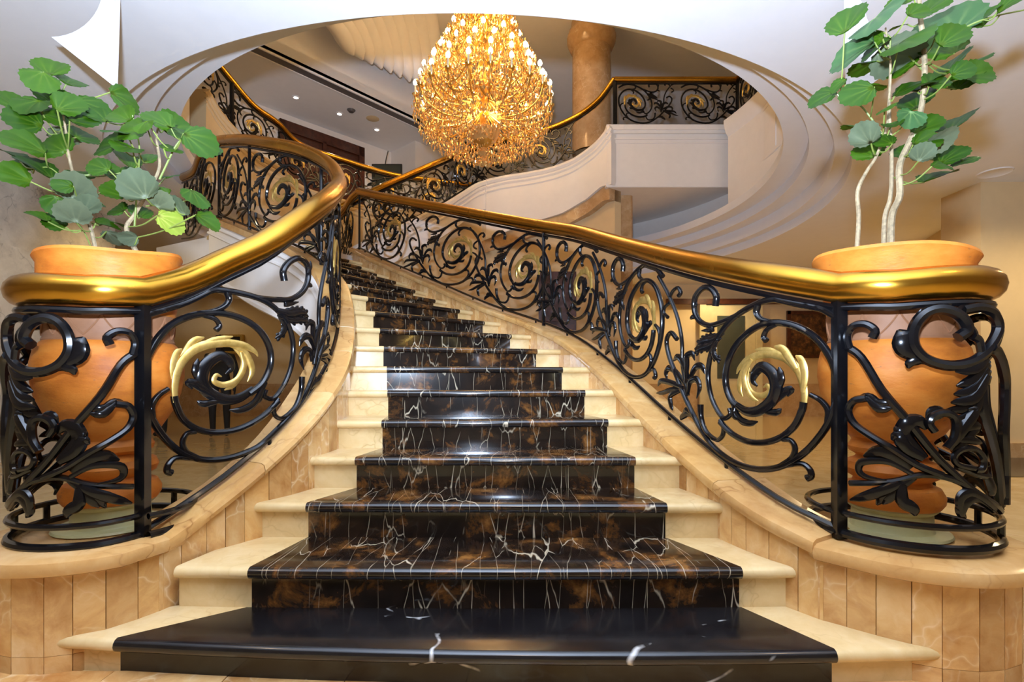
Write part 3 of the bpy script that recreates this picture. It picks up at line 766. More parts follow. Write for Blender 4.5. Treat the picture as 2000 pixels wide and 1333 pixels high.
for path, D, newel, sg, label in ((PR, DR, NR, 1, 'black iron scroll railing with brass handrail on the right of the lower flight'), (PL, DL, NL, -1, 'black iron scroll railing with brass handrail on the left of the lower flight')):
    e = thing('stair_railing', label, 'railing', (newel[0], newel[1], path.at(0)[2]-.03)); RL.append(e)
    top = drum(e, path, D, newel, sg)
    rail_set(path, e, .058, extra_top=top, bar=.0125)
    a = path.at(0)
    mb = MB(); mb.box((a[0]-.019, a[1]-.019, a[2]-.035), (a[0]+.019, a[1]+.019, a[3]-.05)); mb.build('newel_post', M['iron'], e, smooth=False)
    if sg > 0: spots = [uc]+[PR.unproject(x, 600)[0] for x in (1250, 1134, 1024, 892, 765)]
    else: spots = [uc, uc+1.12]+[PL.L-x for x in (3.05, 1.78, .42)]
    for k, u in enumerate(spots):
        nx = spots[k+1] if k+1 < len(spots) else u+1.15
        scroll_panel(path, u, e, us=min(1.35, max(.85, (nx-u)/1.10)), res=3 if k > 1 else 5, sides=7 if k > 1 else 9, thick=1.12, clip=(-.01, path.L))
    print('SPOTS', path.L, [round(float(x), 2) for x in spots])
    if sg > 0: post(path, PR.unproject(1062, 600)[0], e)
    else: post(path, spots[-2]-.68, e); post(path, spots[-1]-.68, e)
    post(path, path.L, e)
    u = .55
    while u < path.L:
        a = path.at(u); mb = MB(); mb.tube([(a[0], a[1], a[2]-.035), (a[0], a[1], a[2]-.015), (a[0], a[1], a[2])], .009, 6); mb.build('foot', M['iron'], e); u += .52
# landing continuation of the right-hand rail
a = PR.at(PR.L)
PLR = Path([(a[0], a[1], a[2], a[3]), (-2.55, 8.1, a[2], a[3]-.0), (-2.9, 8.75, a[2], a[3]), (-3.3, 9.2, a[2]+.05, a[3]+.05)])
rail_set(PLR, RL[0], .055)
scroll_panel(PLR, .6, RL[0], us=.9, clip=(0, PLR.L))
a = PL.at(PL.L)
PLL = Path([(a[0], a[1], a[2], a[3]), (-3.92, 6.5, a[2], a[3]), (-4.4, 7.1, a[2], a[3]), (-4.9, 7.6, a[2]+.1, a[3]+.1)])
rail_set(PLL, RL[1], .055)
scroll_panel(PLL, .4, RL[1], us=.9, clip=(0, PLL.L)); scroll_panel(PLL, 1.4, RL[1], us=.9, clip=(0, PLL.L))

# ------------------------------------------------------------------ upper flights
def path_px(rows): return Path([((x-1000)/1000*d, d, zat(yb, d), zat(yr, d)) for x, yb, yr, d in rows])
PU = path_px([(640,505,415,8.9),(690,484,392,8.95),(735,461,370,9.0),(795,434,343,9.3),(852,404,318,9.6),(895,378,300,10.25),(930,358,288,10.75),(976,347,274,11.0),(1030,339,262,11.0),(1074,330,250,10.9),(1110,318,235,10.75),(1140,302,218,10.6),(1172,278,191,10.3),(1200,245,153,10.0)])
e = thing('upper_railing', 'iron scroll railing with brass handrail rising along the curved upper flight on the right', 'railing', tuple(PU.at(0)[:3]))
rail_set(PU, e, .05, bar=.02, hsides=10)
for u in (1.05, 1.95, 2.85, 3.75, 4.75): scroll_panel(PU, u, e, us=.85, res=2, sides=6, thick=1.25, clip=(0, PU.L))
post(PU, PU.L, e, .03); post(PU, 0, e, .03)
PB = Path([(2.0, 10.0, ZU, ZU+.9), (3.2, 10.0, ZU, ZU+.9), (4.40, 10.0, ZU, ZU+.9)])
e = thing('balcony_railing', 'iron scroll railing with brass handrail along the straight balcony front', 'railing', (2.0, 10.0, ZU))
rail_set(PB, e, .05, bar=.02, hsides=10)
for u in (.40, 1.62): scroll_panel(PB, u, e, us=.95, res=2, sides=6, thick=1.25, clip=(0, PB.L))
post(PB, PB.L, e, .035); post(PB, 0.02, e, .035)
PBS = Path([(4.40, 9.98, ZU, ZU+.9), (4.33, 9.0, ZU, ZU+.9), (4.20, 7.4, ZU, ZU+.9), (3.7, 5.8, ZU, ZU+.9)])
e = thing('gallery_railing', 'iron scroll railing running back along the right edge of the opening', 'railing', (4.40, 9.98, ZU))
rail_set(PBS, e, .05, bar=.02, hsides=10)
for u in (.45, 1.6, 2.7, 3.8): scroll_panel(PBS, u, e, us=.95, res=2, sides=6, thick=1.25, clip=(0, PBS.L))
PX = [(960,440,362,12.3),(899,434,359,12.0),(830,426,350,11.8),(768,417,341,11.5),(682,394,316,11.1),(590,365,283,10.5),(542,325,239,10.0),(497,297,207,9.6),(453,250,157,9.2),(420,211,115,8.9),(396,170,75,8.6)]
PX = path_px(PX)
e = thing('upper_railing', 'iron scroll railing with brass handrail climbing the far flight to the upper left', 'railing', tuple(PX.at(0)[:3]))
rail_set(PX, e, .05, bar=.02, hsides=10)
u = .6
while u < PX.L: scroll_panel(PX, u, e, us=.85, res=2, sides=6, thick=1.25, clip=(0, PX.L)); u += .95
post(PX, PX.nearest(-5.02, 9.2), e, .04)

# stringer / fascia of the right upper flight
def fascia(name, path, u0, u1, zbot, mat, label, th=.25, mould=True, offs=0.0, mside=-1):
    e = bpy.data.objects.new(name, None); COL.objects.link(e); struct(e, label); WL[e.name] = Vector((0, 0, 0))
    rings = []
    us = np.linspace(u0, u1, 40)
    for u in us:
        a = path.at(u); q0 = path.off(u, mside*(.06+offs)); q1 = path.off(u, -mside*th); zt = a[2]-.03; zb = zbot(u, a)
        rings.append([(q0[0], q0[1], zb), (q1[0], q1[1], zb), (q1[0], q1[1], zt), (q0[0], q0[1], zt)])
    mb = MB(); mb.loft(rings); mb.build('fascia_wall', mat, e, angle=30)
    if mould:
        for zo, w_ in ((-.06, .055), (-.16, .035), (-.27, .025)):
            pts = []
            for u in us:
                q = path.off(u, mside*(.06+offs)); pts.append((q[0], q[1], path.at(u)[2]+zo))
            mb = MB(); mb.tube(pts, w_, 6); mb.build('cornice_moulding', mat, e)
    return e
uA = PU.nearest(-.60, 10.85)
fascia('trim_stringer_right', PU, 0, uA, lambda u, a: a[2]-.62, M['paint'], 'white moulded stringer of the right upper flight')
xs = [(945, 470), (1030, 440), (1100, 419), (1150, 391), (1180, 366), (1210, 360)]
def bz(u, a):
    px = 1000+a[0]/a[1]*1000; y = np.interp(px, [x[0] for x in xs], [x[1] for x in xs]); return zat(y, a[1])
fascia('wall_curved_fascia', PU, uA, PU.L, bz, M['paint'], 'curved white fascia wall below the right upper flight', offs=.03)
rings = []
for u in np.linspace(uA, PU.L-.1, 30):
    a = PU.at(u); z = bz(u, a); q0 = PU.off(u, -.03); q1 = PU.off(u, .3); rings.append([(q0[0], q0[1], z-.27), (q1[0], q1[1], z-.27), (q1[0], q1[1], z+.01), (q0[0], q0[1], z+.01)])
mb = MB(); mb.loft(rings); struct(mb.build('trim_marble_band', M['mpil'], angle=30), 'brown marble band under the curved fascia')
rings = []
for u in np.linspace(0, PU.L-.1, 40):
    a = PU.at(u); z = min(bz(u, a) if u > uA else a[2]-.5, a[2]-.3)
    q0 = PU.off(u, .12); q1 = PU.off(u, .3); rings.append([(q0[0], q0[1], 0), (q1[0], q1[1], 0), (q1[0], q1[1], z), (q0[0], q0[1], z)])
mb = MB(); mb.loft(rings); struct(mb.build('wall_under_flight', M['cream'], angle=30), 'tan wall below the right upper flight')
# the climbing treads of the right upper flight (seen edge-on from below)
mb = MB(); rows = [[], []]
for u in np.linspace(0, PU.L, 40):
    a = PU.at(u); q = PU.off(u, .2); q2 = PU.off(u, 1.9); rows[0].append((*q, a[2]-.15)); rows[1].append((*q2, a[2]-.15))
mb.grid(rows); struct(mb.build('floor_upper_flight', M['mbeige']), 'ramped body of the right upper flight')
# far-left flight fascia
fascia('wall_left_flight', PX, 0, PX.L, lambda u, a: a[2]-1.6, M['cream'], 'tan plaster side of the far flight rising to the left', th=.3, mould=True, mside=1)
# pilaster under the balcony
mb = MB(); c = P(1203, 740, 10.75); mb.prism([(c.x+.29*sx*(1 if abs(sy) else 1), c.y+.29*sy) for sx, sy in ((-1,-.85),(-.85,-1),(.85,-1),(1,-.85),(1,.85),(.85,1),(-.85,1),(-1,.85))], 0, EYE+3.98)
struct(mb.build('wall_pilaster', M['mpil'], smooth=False), 'tan marble pilaster below the balcony corner')
# balcony block
ob = bpy.data.objects.new('wall_balcony', None); COL.objects.link(ob); struct(ob, 'white panelled balcony front of the upper floor'); WL[ob.name] = Vector((0, 0, 0))
mb = MB(); mb.prism([(1.86, 10.03), (4.37, 10.03), (4.32, 8.4), (4.7, 8.4), (5.6, 10.03), (5.6, 14), (1.86, 14)], EYE+3.75, ZU-.02); mb.build('balcony_block', M['paint'], ob, smooth=False)
for z0, z1, p_ in ((-.10, -.0, .07), (-.16, -.10, .045), (-.27, -.24, .03), (-.34, -.27, .012), (-1.19, -1.13, .012)):
    mb = MB(); mb.box((1.84, 10.03-p_, ZU+z0), (4.37+p_, 10.2, ZU+z1)); mb.build('cornice_moulding', M['paint'], ob, smooth=False)
    mb = MB(); mb.prism([(4.36, 10.02), (4.36-p_, 10.02), (4.32-p_, 8.0), (4.5, 8.0)][::-1], ZU+z0, ZU+z1); mb.build('cornice_moulding', M['paint'], ob, smooth=False)

# upper hall: soffit with downlights, grille, cove face with shell flutes, ceiling, walls, column
ZS = EYE+6.5; ZH = EYE+7.85
g0 = P(500, 80, 9.85); g1 = P(800, 225, 12.6); gd = (g1-g0).normalized(); gd.z = 0; gd.normalize(); gn = Vector((-gd.y, gd.x, 0))   # gn points to the wall side
w0 = P(497, 201, 12.06); w1 = P(764, 299, 14.7)
A = g0-gd*4; B_ = g1+gd*2.5; Cw = Vector((w1.x, w1.y, 0))+gd*1.0; Dw = Vector((w0.x, w0.y, 0))-gd*5
mb = MB(); mb.prism([(A.x, A.y), (B_.x, B_.y), (Cw.x+gn.x*.5, Cw.y+gn.y*.5), (Dw.x+gn.x*.5, Dw.y+gn.y*.5)], ZS, ZS+.2)
cs = struct(mb.build('ceiling_soffit', M['ceil'], smooth=False), 'dropped soffit of the upper hall with downlights')
mb = MB(); q = [(A.x, A.y), (B_.x, B_.y), (B_.x+gn.x*.1, B_.y+gn.y*.1), (A.x+gn.x*.1, A.y+gn.y*.1)]; mb.prism(q, ZS, ZH); struct(mb.build('wall_cove', M['ceil'], smooth=False), 'upright cove face above the soffit edge')
gr = thing('air_grille', 'long dark linear air grille along the soffit edge of the upper hall', 'air grille', (g0.x+gn.x*.25, g0.y+gn.y*.25, ZS))
mb = MB(); a_ = g0-gd*3+gn*.15; b2 = g1+gd*1.5+gn*.15; mb.prism([(a_.x, a_.y), (b2.x, b2.y), (b2.x+gn.x*.22, b2.y+gn.y*.22), (a_.x+gn.x*.22, a_.y+gn.y*.22)], ZS-.012, ZS+.01); mb.build('grille_slot', M['grille'], gr, smooth=False)
for o1 in (.12, .37):
    mb = MB(); a_ = g0-gd*3+gn*o1; b2 = g1+gd*1.5+gn*o1; mb.prism([(a_.x, a_.y), (b2.x, b2.y), (b2.x+gn.x*.03, b2.y+gn.y*.03), (a_.x+gn.x*.03, a_.y+gn.y*.03)], ZS-.03, ZS+.01); mb.build('grille_frame', M['ceil'], gr, smooth=False)
for i, (px, py) in enumerate(((578, 190), (663, 222), (736, 253))):
    d = 6500/(740-py); p = P(px, py, d)
    t = thing('recessed_downlight', 'small lit downlight in the upper soffit, %s of the row of three' % ('nearest the opening', 'middle', 'farthest')[i], 'downlight', tuple(p), 'upper soffit downlights')
    mb = MB(); mb.lathe([(.0, -.012), (.055, -.012), (.06, 0)], tuple(p), 14); mb.build('lens', M['lamp'], t)
    mb = MB(); mb.lathe([(.055, -.016), (.085, -.016), (.09, 0)], tuple(p), 14); mb.build('trim_ring', M['ceil'], t)
    light('downlight_beam', 'SPOT', (p.x, p.y, p.z-.05), 60, (1, .75, .5), .05, target=(p.x, p.y, 0), spot=1.9)
p = P(686, 215, 6500/525)
mb = MB(); mb.lathe([(0, -.05), (.06, -.05), (.09, -.02), (.1, 0)], tuple(p), 14); tag(mb.build('smoke_detector', M['grille']), 'small grey smoke detector in the upper soffit', 'smoke detector')
p = P(728, 232, 6500/508)
mb = MB(); mb.lathe([(0, -.01), (.14, -.01), (.16, 0)], tuple(p), 18); tag(mb.build('ceiling_speaker', M['cream']), 'round ceiling speaker in the upper soffit', 'speaker')
# shell flutes on the cove face
sh = thing('shell_ornament', 'fluted plaster shell ornament on the cove of the upper hall', 'ornament', tuple(P(760, 110, 11.0)))
for k in range(10):
    t = k/9
    b0 = P(690+t*165, 108+t*78, 10.6+t*1.5); b1 = P(600+t*235, 20-20*math.sin(t*pi)-10, 9.3+t*1.6)
    pts = [b0+(b1-b0)*s_+Vector((0, -.0, .25*math.sin(s_*pi))) for s_ in np.linspace(0, 1, 14)]
    r = [.14*(1-(1-min(1, s_*4))**2)**.5+.02 for s_ in np.linspace(0, 1, 14)]
    mb = MB(); mb.tube(pts, [x*1.15 for x in r], 12); mb.build('flute', M['ceil'], sh)
mb = MB(); mb.box((-9, 6.5, ZH), (10, 19, ZH+.2)); struct(mb.build('ceiling_upper', M['ceil'], smooth=False), 'high ceiling of the upper hall')
mb = MB(); mb.box((-9, 17.5, EYE+2.6), (10, 17.8, ZH)); struct(mb.build('wall_upper_back', M['paint'], smooth=False), 'far wall of the upper hall')
mb = MB(); mb.box((7.4, 6.5, ZU-.2), (7.6, 17.6, ZH)); struct(mb.build('wall_upper_right', M['paint'], smooth=False), 'right wall of the upper hall')
gw = Vector((w1.x-w0.x, w1.y-w0.y, 0)).normalized(); nw = Vector((-gw.y, gw.x, 0))
wl0 = Vector((w0.x, w0.y, 0))-gw*5; wl1 = Vector((w1.x, w1.y, 0))
mb = MB(); mb.prism([(wl0.x, wl0.y), (wl1.x, wl1.y), (wl1.x+nw.x*.2, wl1.y+nw.y*.2), (wl0.x+nw.x*.2, wl0.y+nw.y*.2)], EYE+2.6, ZS); struct(mb.build('wall_upper_left', M['paint'], smooth=False), 'pale wall of the upper hall behind the far flight')
k1 = wl1-gn*1.1
mb = MB(); mb.prism([(wl1.x, wl1.y), (k1.x, k1.y), (k1.x+gd.x*1.2, k1.y+gd.y*1.2), (wl1.x+gd.x*1.2, wl1.y+gd.y*1.2)], EYE+2.6, ZS); struct(mb.build('wall_upper_return', M['paint'], smooth=False), 'white wall return beside the dark doorway upstairs')
# dark wooden doorway
dd = bpy.data.objects.new('door_3', None); COL.objects.link(dd); struct(dd, 'dark red wooden doorway on the upper floor'); WL[dd.name] = Vector((0, 0, 0))
def wl(px): 
    k = (px-1000)/1000; s_ = (k*w0.y-w0.x)/(gw.x-k*gw.y); return Vector((w0.x, w0.y, 0))+gw*s_
pa, pb = wl(543), wl(708)
mb = MB(); mb.prism([(pa.x, pa.y), (pb.x, pb.y), (pb.x-nw.x*.06, pb.y-nw.y*.06), (pa.x-nw.x*.06, pa.y-nw.y*.06)][::-1], EYE+3.0, EYE+6.25); mb.build('door_leaf', M['woodred'], dd, smooth=False)
for a_, b2, z0, z1 in ((0, 1, EYE+6.05, EYE+6.3), (.93, 1.0, EYE+3, EYE+6.3), (.0, .06, EYE+3, EYE+6.3), (.48, .52, EYE+3, EYE+6.1)):
    p0 = pa+(pb-pa)*a_; p1 = pa+(pb-pa)*b2
    mb = MB(); mb.prism([(p0.x, p0.y), (p1.x, p1.y), (p1.x-nw.x*.12, p1.y-nw.y*.12), (p0.x-nw.x*.12, p0.y-nw.y*.12)][::-1], z0, z1); mb.build('door_frame', M['woodred'], dd, smooth=False)
# television upstairs
c = P(756, 346, 13.3)
t = thing('television', 'flat black television screen on the upper floor beside the dark doorway', 'television', (c.x, c.y, c.z-.35))
mb = MB(); mb.box((c.x-.39, c.y-.03, c.z-.33), (c.x+.39, c.y+.03, c.z+.33)); mb.build('casing', M['black'], t, smooth=False)
mb = MB(); mb.box((c.x-.36, c.y-.035, c.z-.30), (c.x+.36, c.y-.028, c.z+.30)); mb.build('screen', M['glassgreen'], t, smooth=False)
mb = MB(); mb.tube([(c.x-.05, c.y, c.z+.3), (c.x-.02, c.y, c.z+.5), (c.x+.03, c.y, c.z+.68)], .012, 6); mb.build('cable', M['black'], t)
# column
cc = P(1155, 740, 11.3)
t = thing('marble_column', 'round tan marble column with a bulging capital on the upper floor', 'column', (cc.x, cc.y, ZU))
mb = MB(); mb.lathe([(.42, ZU), (.42, EYE+7.25)], (cc.x, cc.y, 0), 32); mb.build('shaft', M['mpil'], t)
mb = MB(); mb.lathe([(.42, EYE+7.22), (.46, EYE+7.25), (.53, EYE+7.4), (.54, EYE+7.5), (.50, EYE+7.64), (.44, EYE+7.7), (.44, ZH)], (cc.x, cc.y, 0), 32); mb.build('capital', M['mpil'], t)
# lobby ceiling fittings on the right
p = P(1900, 377, 2500/363)
mb = MB(); mb.lathe([(0, -.05), (.05, -.05), (.075, -.035), (.085, -.012), (.11, -.01), (.115, 0)], tuple(p), 20); t = mb.build('smoke_detector', M['ceil']); tag(t, 'white round smoke detector on the lobby ceiling at right', 'smoke detector')
p = P(1943, 337, 2500/403)
mb = MB(); mb.lathe([(0, -.004), (.15, -.004), (.165, -.012), (.175, 0)], tuple(p), 28); tag(mb.build('ceiling_speaker', M['ceil']), 'flush round speaker in the lobby ceiling above the right urn', 'speaker')

# ------------------------------------------------------------------ chandelier
ch = thing('chandelier', 'huge tiered crystal chandelier with lit candle bulbs and gilt arms', 'chandelier', (CH.x, CH.y, EYE+3.55))
def cz(py): return EYE+(740-py)/1000*8.5
mb = MB(); mb.lathe([(.0, cz(326)), (.045, cz(322)), (.07, cz(318)), (.05, cz(311)), (.03, cz(306)), (.10, cz(300)), (.05, cz(290)), (.06, cz(280))], (CH.x, CH.y, 0), 18); mb.build('finial', M['crystal'], ch)
mb = MB(); mb.lathe([(.05, cz(290)), (.16, cz(280)), (.23, cz(268)), (.22, cz(262)), (.08, cz(258)), (.06, cz(200)), (.12, cz(180)), (.05, cz(150)), (.09, cz(110)), (.05, cz(80)), (.1, cz(40)), (.04, cz(0)), (.03, ZH)], (CH.x, CH.y, 0), 18); mb.build('stem', M['chgold'], ch)
mb = MB(); mb.lathe([(.09, cz(284)), (.2, cz(276)), (.26, cz(262)), (.27, cz(258))], (CH.x, CH.y, 0), 28); mb.build('crystal_bowl', M['crystal'], ch)
TIERS = [(1.12, cz(206), 22, .0), (1.02, cz(180), 20, .5), (.84, cz(148), 18, .2), (.72, cz(122), 14, .6), (.55, cz(85), 12, .1), (.42, cz(52), 8, .4), (.34, cz(10), 6, .0)]
for ti, (R, z, n, ph) in enumerate(TIERS):
    arm = MB(); zz = [(.06, -.10), (R*.3, -.28), (R*.65, -.34), (R*.92, -.22), (R, -.06), (R, 0)]
    arm.tube(smooth2([(r, 0, h) for r, h in zz], 4), .014, 6)
    arm.lathe([(.0, -.02), (.04, -.01), (.055, .015), (.03, .012), (.0, .012)], (R, 0, 0), 10)
    ame = arm.mesh('arm', M['chgold'])
    cn = MB(); cn.lathe([(.017, .01), (.017, .15), (.0, .152)], (R, 0, 0), 8); cme = cn.mesh('candle', M['candle'])
    bu = MB(); bu.lathe([(.010, .15), (.030, .17), (.037, .195), (.028, .225), (.009, .25), (0, .255)], (R, 0, 0), 10); bme = bu.mesh('bulb', M['bulb'])
    for k in range(n):
        a = 2*pi*(k+ph)/n
        ao = bpy.data.objects.new('arm', ame); COL.objects.link(ao); ao.parent = ch; ao.location = (0, 0, z-(EYE+3.55)); ao.rotation_euler = (0, 0, a)
        for nm, me in (('candle', cme), ('bulb', bme)):
            q = bpy.data.objects.new(nm, me); COL.objects.link(q); q.parent = ao
# crystal drops
mb = MB()
sil = [(cz(322), .05), (cz(305), .35), (cz(290), .75), (cz(270), 1.02), (cz(245), 1.15), (cz(215), 1.18), (cz(185), 1.14), (cz(150), .98), (cz(110), .82), (cz(70), .62), (cz(30), .48), (cz(-20), .38)]
zs = np.array([s_[0] for s_ in sil]); rs = np.array([s_[1] for s_ in sil])
octf = [(0,1,2),(0,2,3),(0,3,4),(0,4,1),(5,2,1),(5,3,2),(5,4,3),(5,1,4)]
cnt = 0
while cnt < 7500:
    z = RNG.uniform(zs[0], zs[-1]); Rm_ = np.interp(z, zs, rs)
    if RNG.random() > (Rm_/1.18)**.8: continue
    r = Rm_*(RNG.uniform(.35, 1.0)**.45); a = RNG.uniform(0, 2*pi); s0 = RNG.uniform(.008, .020); l = s0*RNG.uniform(1.2, 3.2); tw = RNG.uniform(0, pi)
    c = np.array((CH.x+r*math.cos(a), CH.y+r*math.sin(a), z))
    v = [c+(0, 0, l)]+[c+(s0*math.cos(tw+j*pi/2), s0*math.sin(tw+j*pi/2), RNG.uniform(-.3, .3)*s0) for j in range(4)]+[c-(0, 0, l)]
    mb.add(v, octf); cnt += 1
tag(mb.build('crystal_drops', M['crystal'], ch, smooth=False), kind='stuff')
mb = MB()
for i in range(150):                                       # gilt scrollwork and festoons inside the tiers
    z = RNG.uniform(cz(250), cz(0)); Rm_ = np.interp(z, zs, rs)*.9; a = RNG.uniform(0, 2*pi); a2 = a+RNG.uniform(.15, .5)
    r2 = Rm_*RNG.uniform(.5, .95)
    pts = []
    for s_ in np.linspace(0, 1, 9):
        r = Rm_+(r2-Rm_)*s_; aa_ = a+(a2-a)*s_; pts.append((CH.x+r*math.cos(aa_), CH.y+r*math.sin(aa_), z+.25*s_-.22*math.sin(s_*pi)))
    mb.tube(pts, .009, 5)
tag(mb.build('gilt_festoons', M['chgold'], ch), kind='stuff')

# ------------------------------------------------------------------ urns
def urn(name, D, px_r, label, tilt, label_stand, dz):
    cx, cy = D; z0 = PEDZ
    st = thing('plant_stand', label_stand, 'stand', (cx, cy, z0))
    mb = MB(); mb.lathe([(0, .001), (.185, .001), (.192, .006), (.188, .014), (.14, .016), (0, .016)], (cx, cy, z0), 40); mb.build('plate', M['stand'], st)
    mb = MB(); mb.lathe([(.138, .016), (.135, .02), (.132, .085), (.142, .092), (.15, .10), (.148, .106), (0, .107)], (cx, cy, z0), 40); mb.build('drum', M['stand'], st)
    e = thing(name, label, 'urn', (cx, cy, z0+.107))
    zz = z0+.107
    mb = MB(); mb.lathe([(0, 0), (.155, .0), (.168, .02), (.17, .045), (.155, .075), (.13, .085), (.125, .10), (.15, .115), (.16, .14), (.15, .165), (.12, .18), (.115, .19), (.14, .205), (.145, .225), (.13, .25), (.14, .265)], (cx, cy, zz), 44); mb.build('foot', M['terra'], e)
    mb = MB(); mb.lathe([(.135, .26), (.165, .285), (.208, .355), (.238, .43), (.25, .50), (.249, .555), (.239, .603), (.221, .632), (.213, .639)], (cx, cy, zz), 56); mb.build('body', M['terra'], e)
    mb = MB(); mb.lathe([(.214, .635), (.217, .643), (.212, .651), (.212, .68), (.216, .735), (.218, .748)], (cx, cy, zz), 56); bd = mb.build('neck_band', M['terraband'], e)
    for k in range(12):                                     # incised diamonds of the neck band
        for sgn in (-1, 1):
            pts = []
            for s_ in np.linspace(0, 1, 8):
                a = 2*pi*(k+.5+sgn*(.5*(1-s_**1.5)))/12; r = .2165-.003*s_; pts.append((cx+r*math.cos(a), cy+r*math.sin(a), zz+.742-.085*s_))
            mb = MB(); mb.tube(pts, .0032, 5); mb.build('band_line', M['terraband'], bd)
    def zf(k, a):
        if k in (0, 9): return 0
        g = {1: .2, 2: .6, 3: .9, 4: 1, 5: 1, 6: .9, 7: .5, 8: .2}.get(k, 0)
        return g*(tilt*math.cos(a)+.012*math.sin(2*a+1)+.008*math.sin(3*a))
    mb = MB(); mb.lathe([(.217, .745), (.222, .77), (.232, .82), (px_r*.95, .90+dz), (px_r, .923+dz), (px_r-.004, .935+dz), (px_r-.02, .933+dz), (px_r*.9, .90+dz), (.21, .84), (.20, .82)], (cx, cy, zz), 56, zf); mb.build('rim', M['terra'], e)
    mb = MB(); mb.lathe([(.0, .865), (.12, .862), (px_r*.86, .855)], (cx, cy, zz), 30); mb.build('soil', M['soil'], e)
    return zz
zl = urn('terracotta_urn', (-1.633, 2.09), .244, 'tall terracotta urn inside the left newel ironwork', .016, 'pale green round stand under the left urn', .045)
zr = urn('terracotta_urn', (1.495, 2.02), .270, 'tall terracotta urn inside the right newel ironwork', -.012, 'pale green round stand under the right urn', .032)

# ------------------------------------------------------------------ plants
def leaf_mesh(seed, mat):
    rr = random.Random(seed); NA = 34; NRr = 4
    verts = [(0.03, 0, 0)]; vein = [1.0]; faces = []
    cup = rr.uniform(-.12, .10); fold = rr.uniform(.0, .22); wav = rr.uniform(.015, .04); asp = rr.uniform(1.05, 1.25); droop = rr.uniform(.08, .3)
    for i in range(1, NRr+1):
        f = i/NRr
        for j in range(NA):
            a = 2*pi*j/NA
            R = .5*(1+.05*math.cos(a))*(1-.14*math.exp(-((abs(a-pi))/.25)**2))
            if i == NRr: R *= 1+.042*(1 if j % 2 else -1)
            ox = .46+R*math.cos(a); oy = R*math.sin(a)*asp
            x = .03+(ox-.03)*f; y = oy*f
            z = cup*f*f*.5+fold*abs(y)+wav*f*math.sin(4*a+seed)-droop*x*x
            verts.append((x, y, z)); vein.append((.7, .4, .2, .05)[i-1] if j in (0, 4, 8, 12, 22, 26, 30) else 0.0)
    for j in range(NA): faces.append((0, 1+j, 1+(j+1) % NA))
    for i in range(NRr-1):
        for j in range(NA):
            a0 = 1+i*NA+j; a1 = 1+i*NA+(j+1) % NA; faces.append((a0, a0+NA, a1+NA, a1))
    me = bpy.data.meshes.new('leaf'); me.from_pydata(verts, [], faces); me.materials.append(mat)
    at = me.attributes.new('vein', 'FLOAT', 'POINT'); at.data.foreach_set('value', vein)
    me.polygons.foreach_set('use_smooth', [True]*len(me.polygons)); return me
LM = {k: [leaf_mesh(s_, M[k]) for s_ in range(5)] for k in ('leaf', 'leafgray', 'leafteal')}
LM['leafyellow'] = [leaf_mesh(3, M['leafyellow'])]
def plant(label, stems, leaves, base, dmid, nm):
    e = thing('potted_plant', label, 'plant', tuple(base))
    rr = random.Random(len(leaves)); stem_pts = []
    for pts, r0, r1 in stems:
        n = len(pts); q = []
        for i, (px, py) in enumerate(pts):
            d = dmid+rr.uniform(-.03, .03) if i else dmid+rr.uniform(-.04, .04)
            q.append(P(px, py, d))
        q[0].z -= .05
        sm = smooth2([tuple(x) for x in q], 6)
        mb = MB(); mb.tube(sm, np.linspace(r0, r1, len(sm)), 7); mb.build('stem', M['bark'] if r0 > .005 else M['petiole'], e)
        stem_pts += [Vector(x) for x in sm[2:]]
    camp = Vector((0, 0, EYE))
    for k, it in enumerate(leaves):
        px, py, w_ = it[:3]; kind = it[3] if len(it) > 3 else 'leaf'
        d = dmid+rr.uniform(-.17, .13); c = P(px, py, d); size = w_/1000*d*1.15
        best = min(stem_pts, key=lambda s_: (s_-c).length+max(0, s_.z-c.z+.02)*2.5)
        out = (c-best); out.y *= .5
        if out.length < .03: out = Vector((rr.uniform(-1, 1), 0, .4))
        out.normalize()
        tocam = (camp-c).normalized()
        nrm = (tocam*rr.uniform(.35, .75)+Vector((0, 0, rr.uniform(.4, .8)))+Vector((rr.uniform(-.35, .35), rr.uniform(-.3, .3), 0))).normalized()
        if kind == 'leafgray': nrm = (tocam*.45+Vector((rr.uniform(-.3, .3), 0, -.55))).normalized()*1
        xax = (out-nrm*out.dot(nrm)); xax.normalize(); yax = nrm.cross(xax)
        me = LM[kind][k % len(LM[kind])]
        o = bpy.data.objects.new('leaf', me); COL.objects.link(o); o.parent = e; o.matrix_parent_inverse = Matrix.Translation(-Vector(base))
        rot = Matrix((xax, yax, nrm)).transposed().to_4x4()
        o.matrix_basis = Matrix.Translation(c-xax*.46*size)@rot@Matrix.Scale(size, 4)
        root = c-xax*.43*size
        mid = (root+best)/2+Vector((0, 0, -.015))
        mb = MB(); mb.tube(smooth2([tuple(best), tuple(mid), tuple(root)], 4), .0028, 5); mb.build('petiole', M['petiole'], e)
    return e
g, tl, ye = 'leafgray', 'leafteal', 'leafyellow'
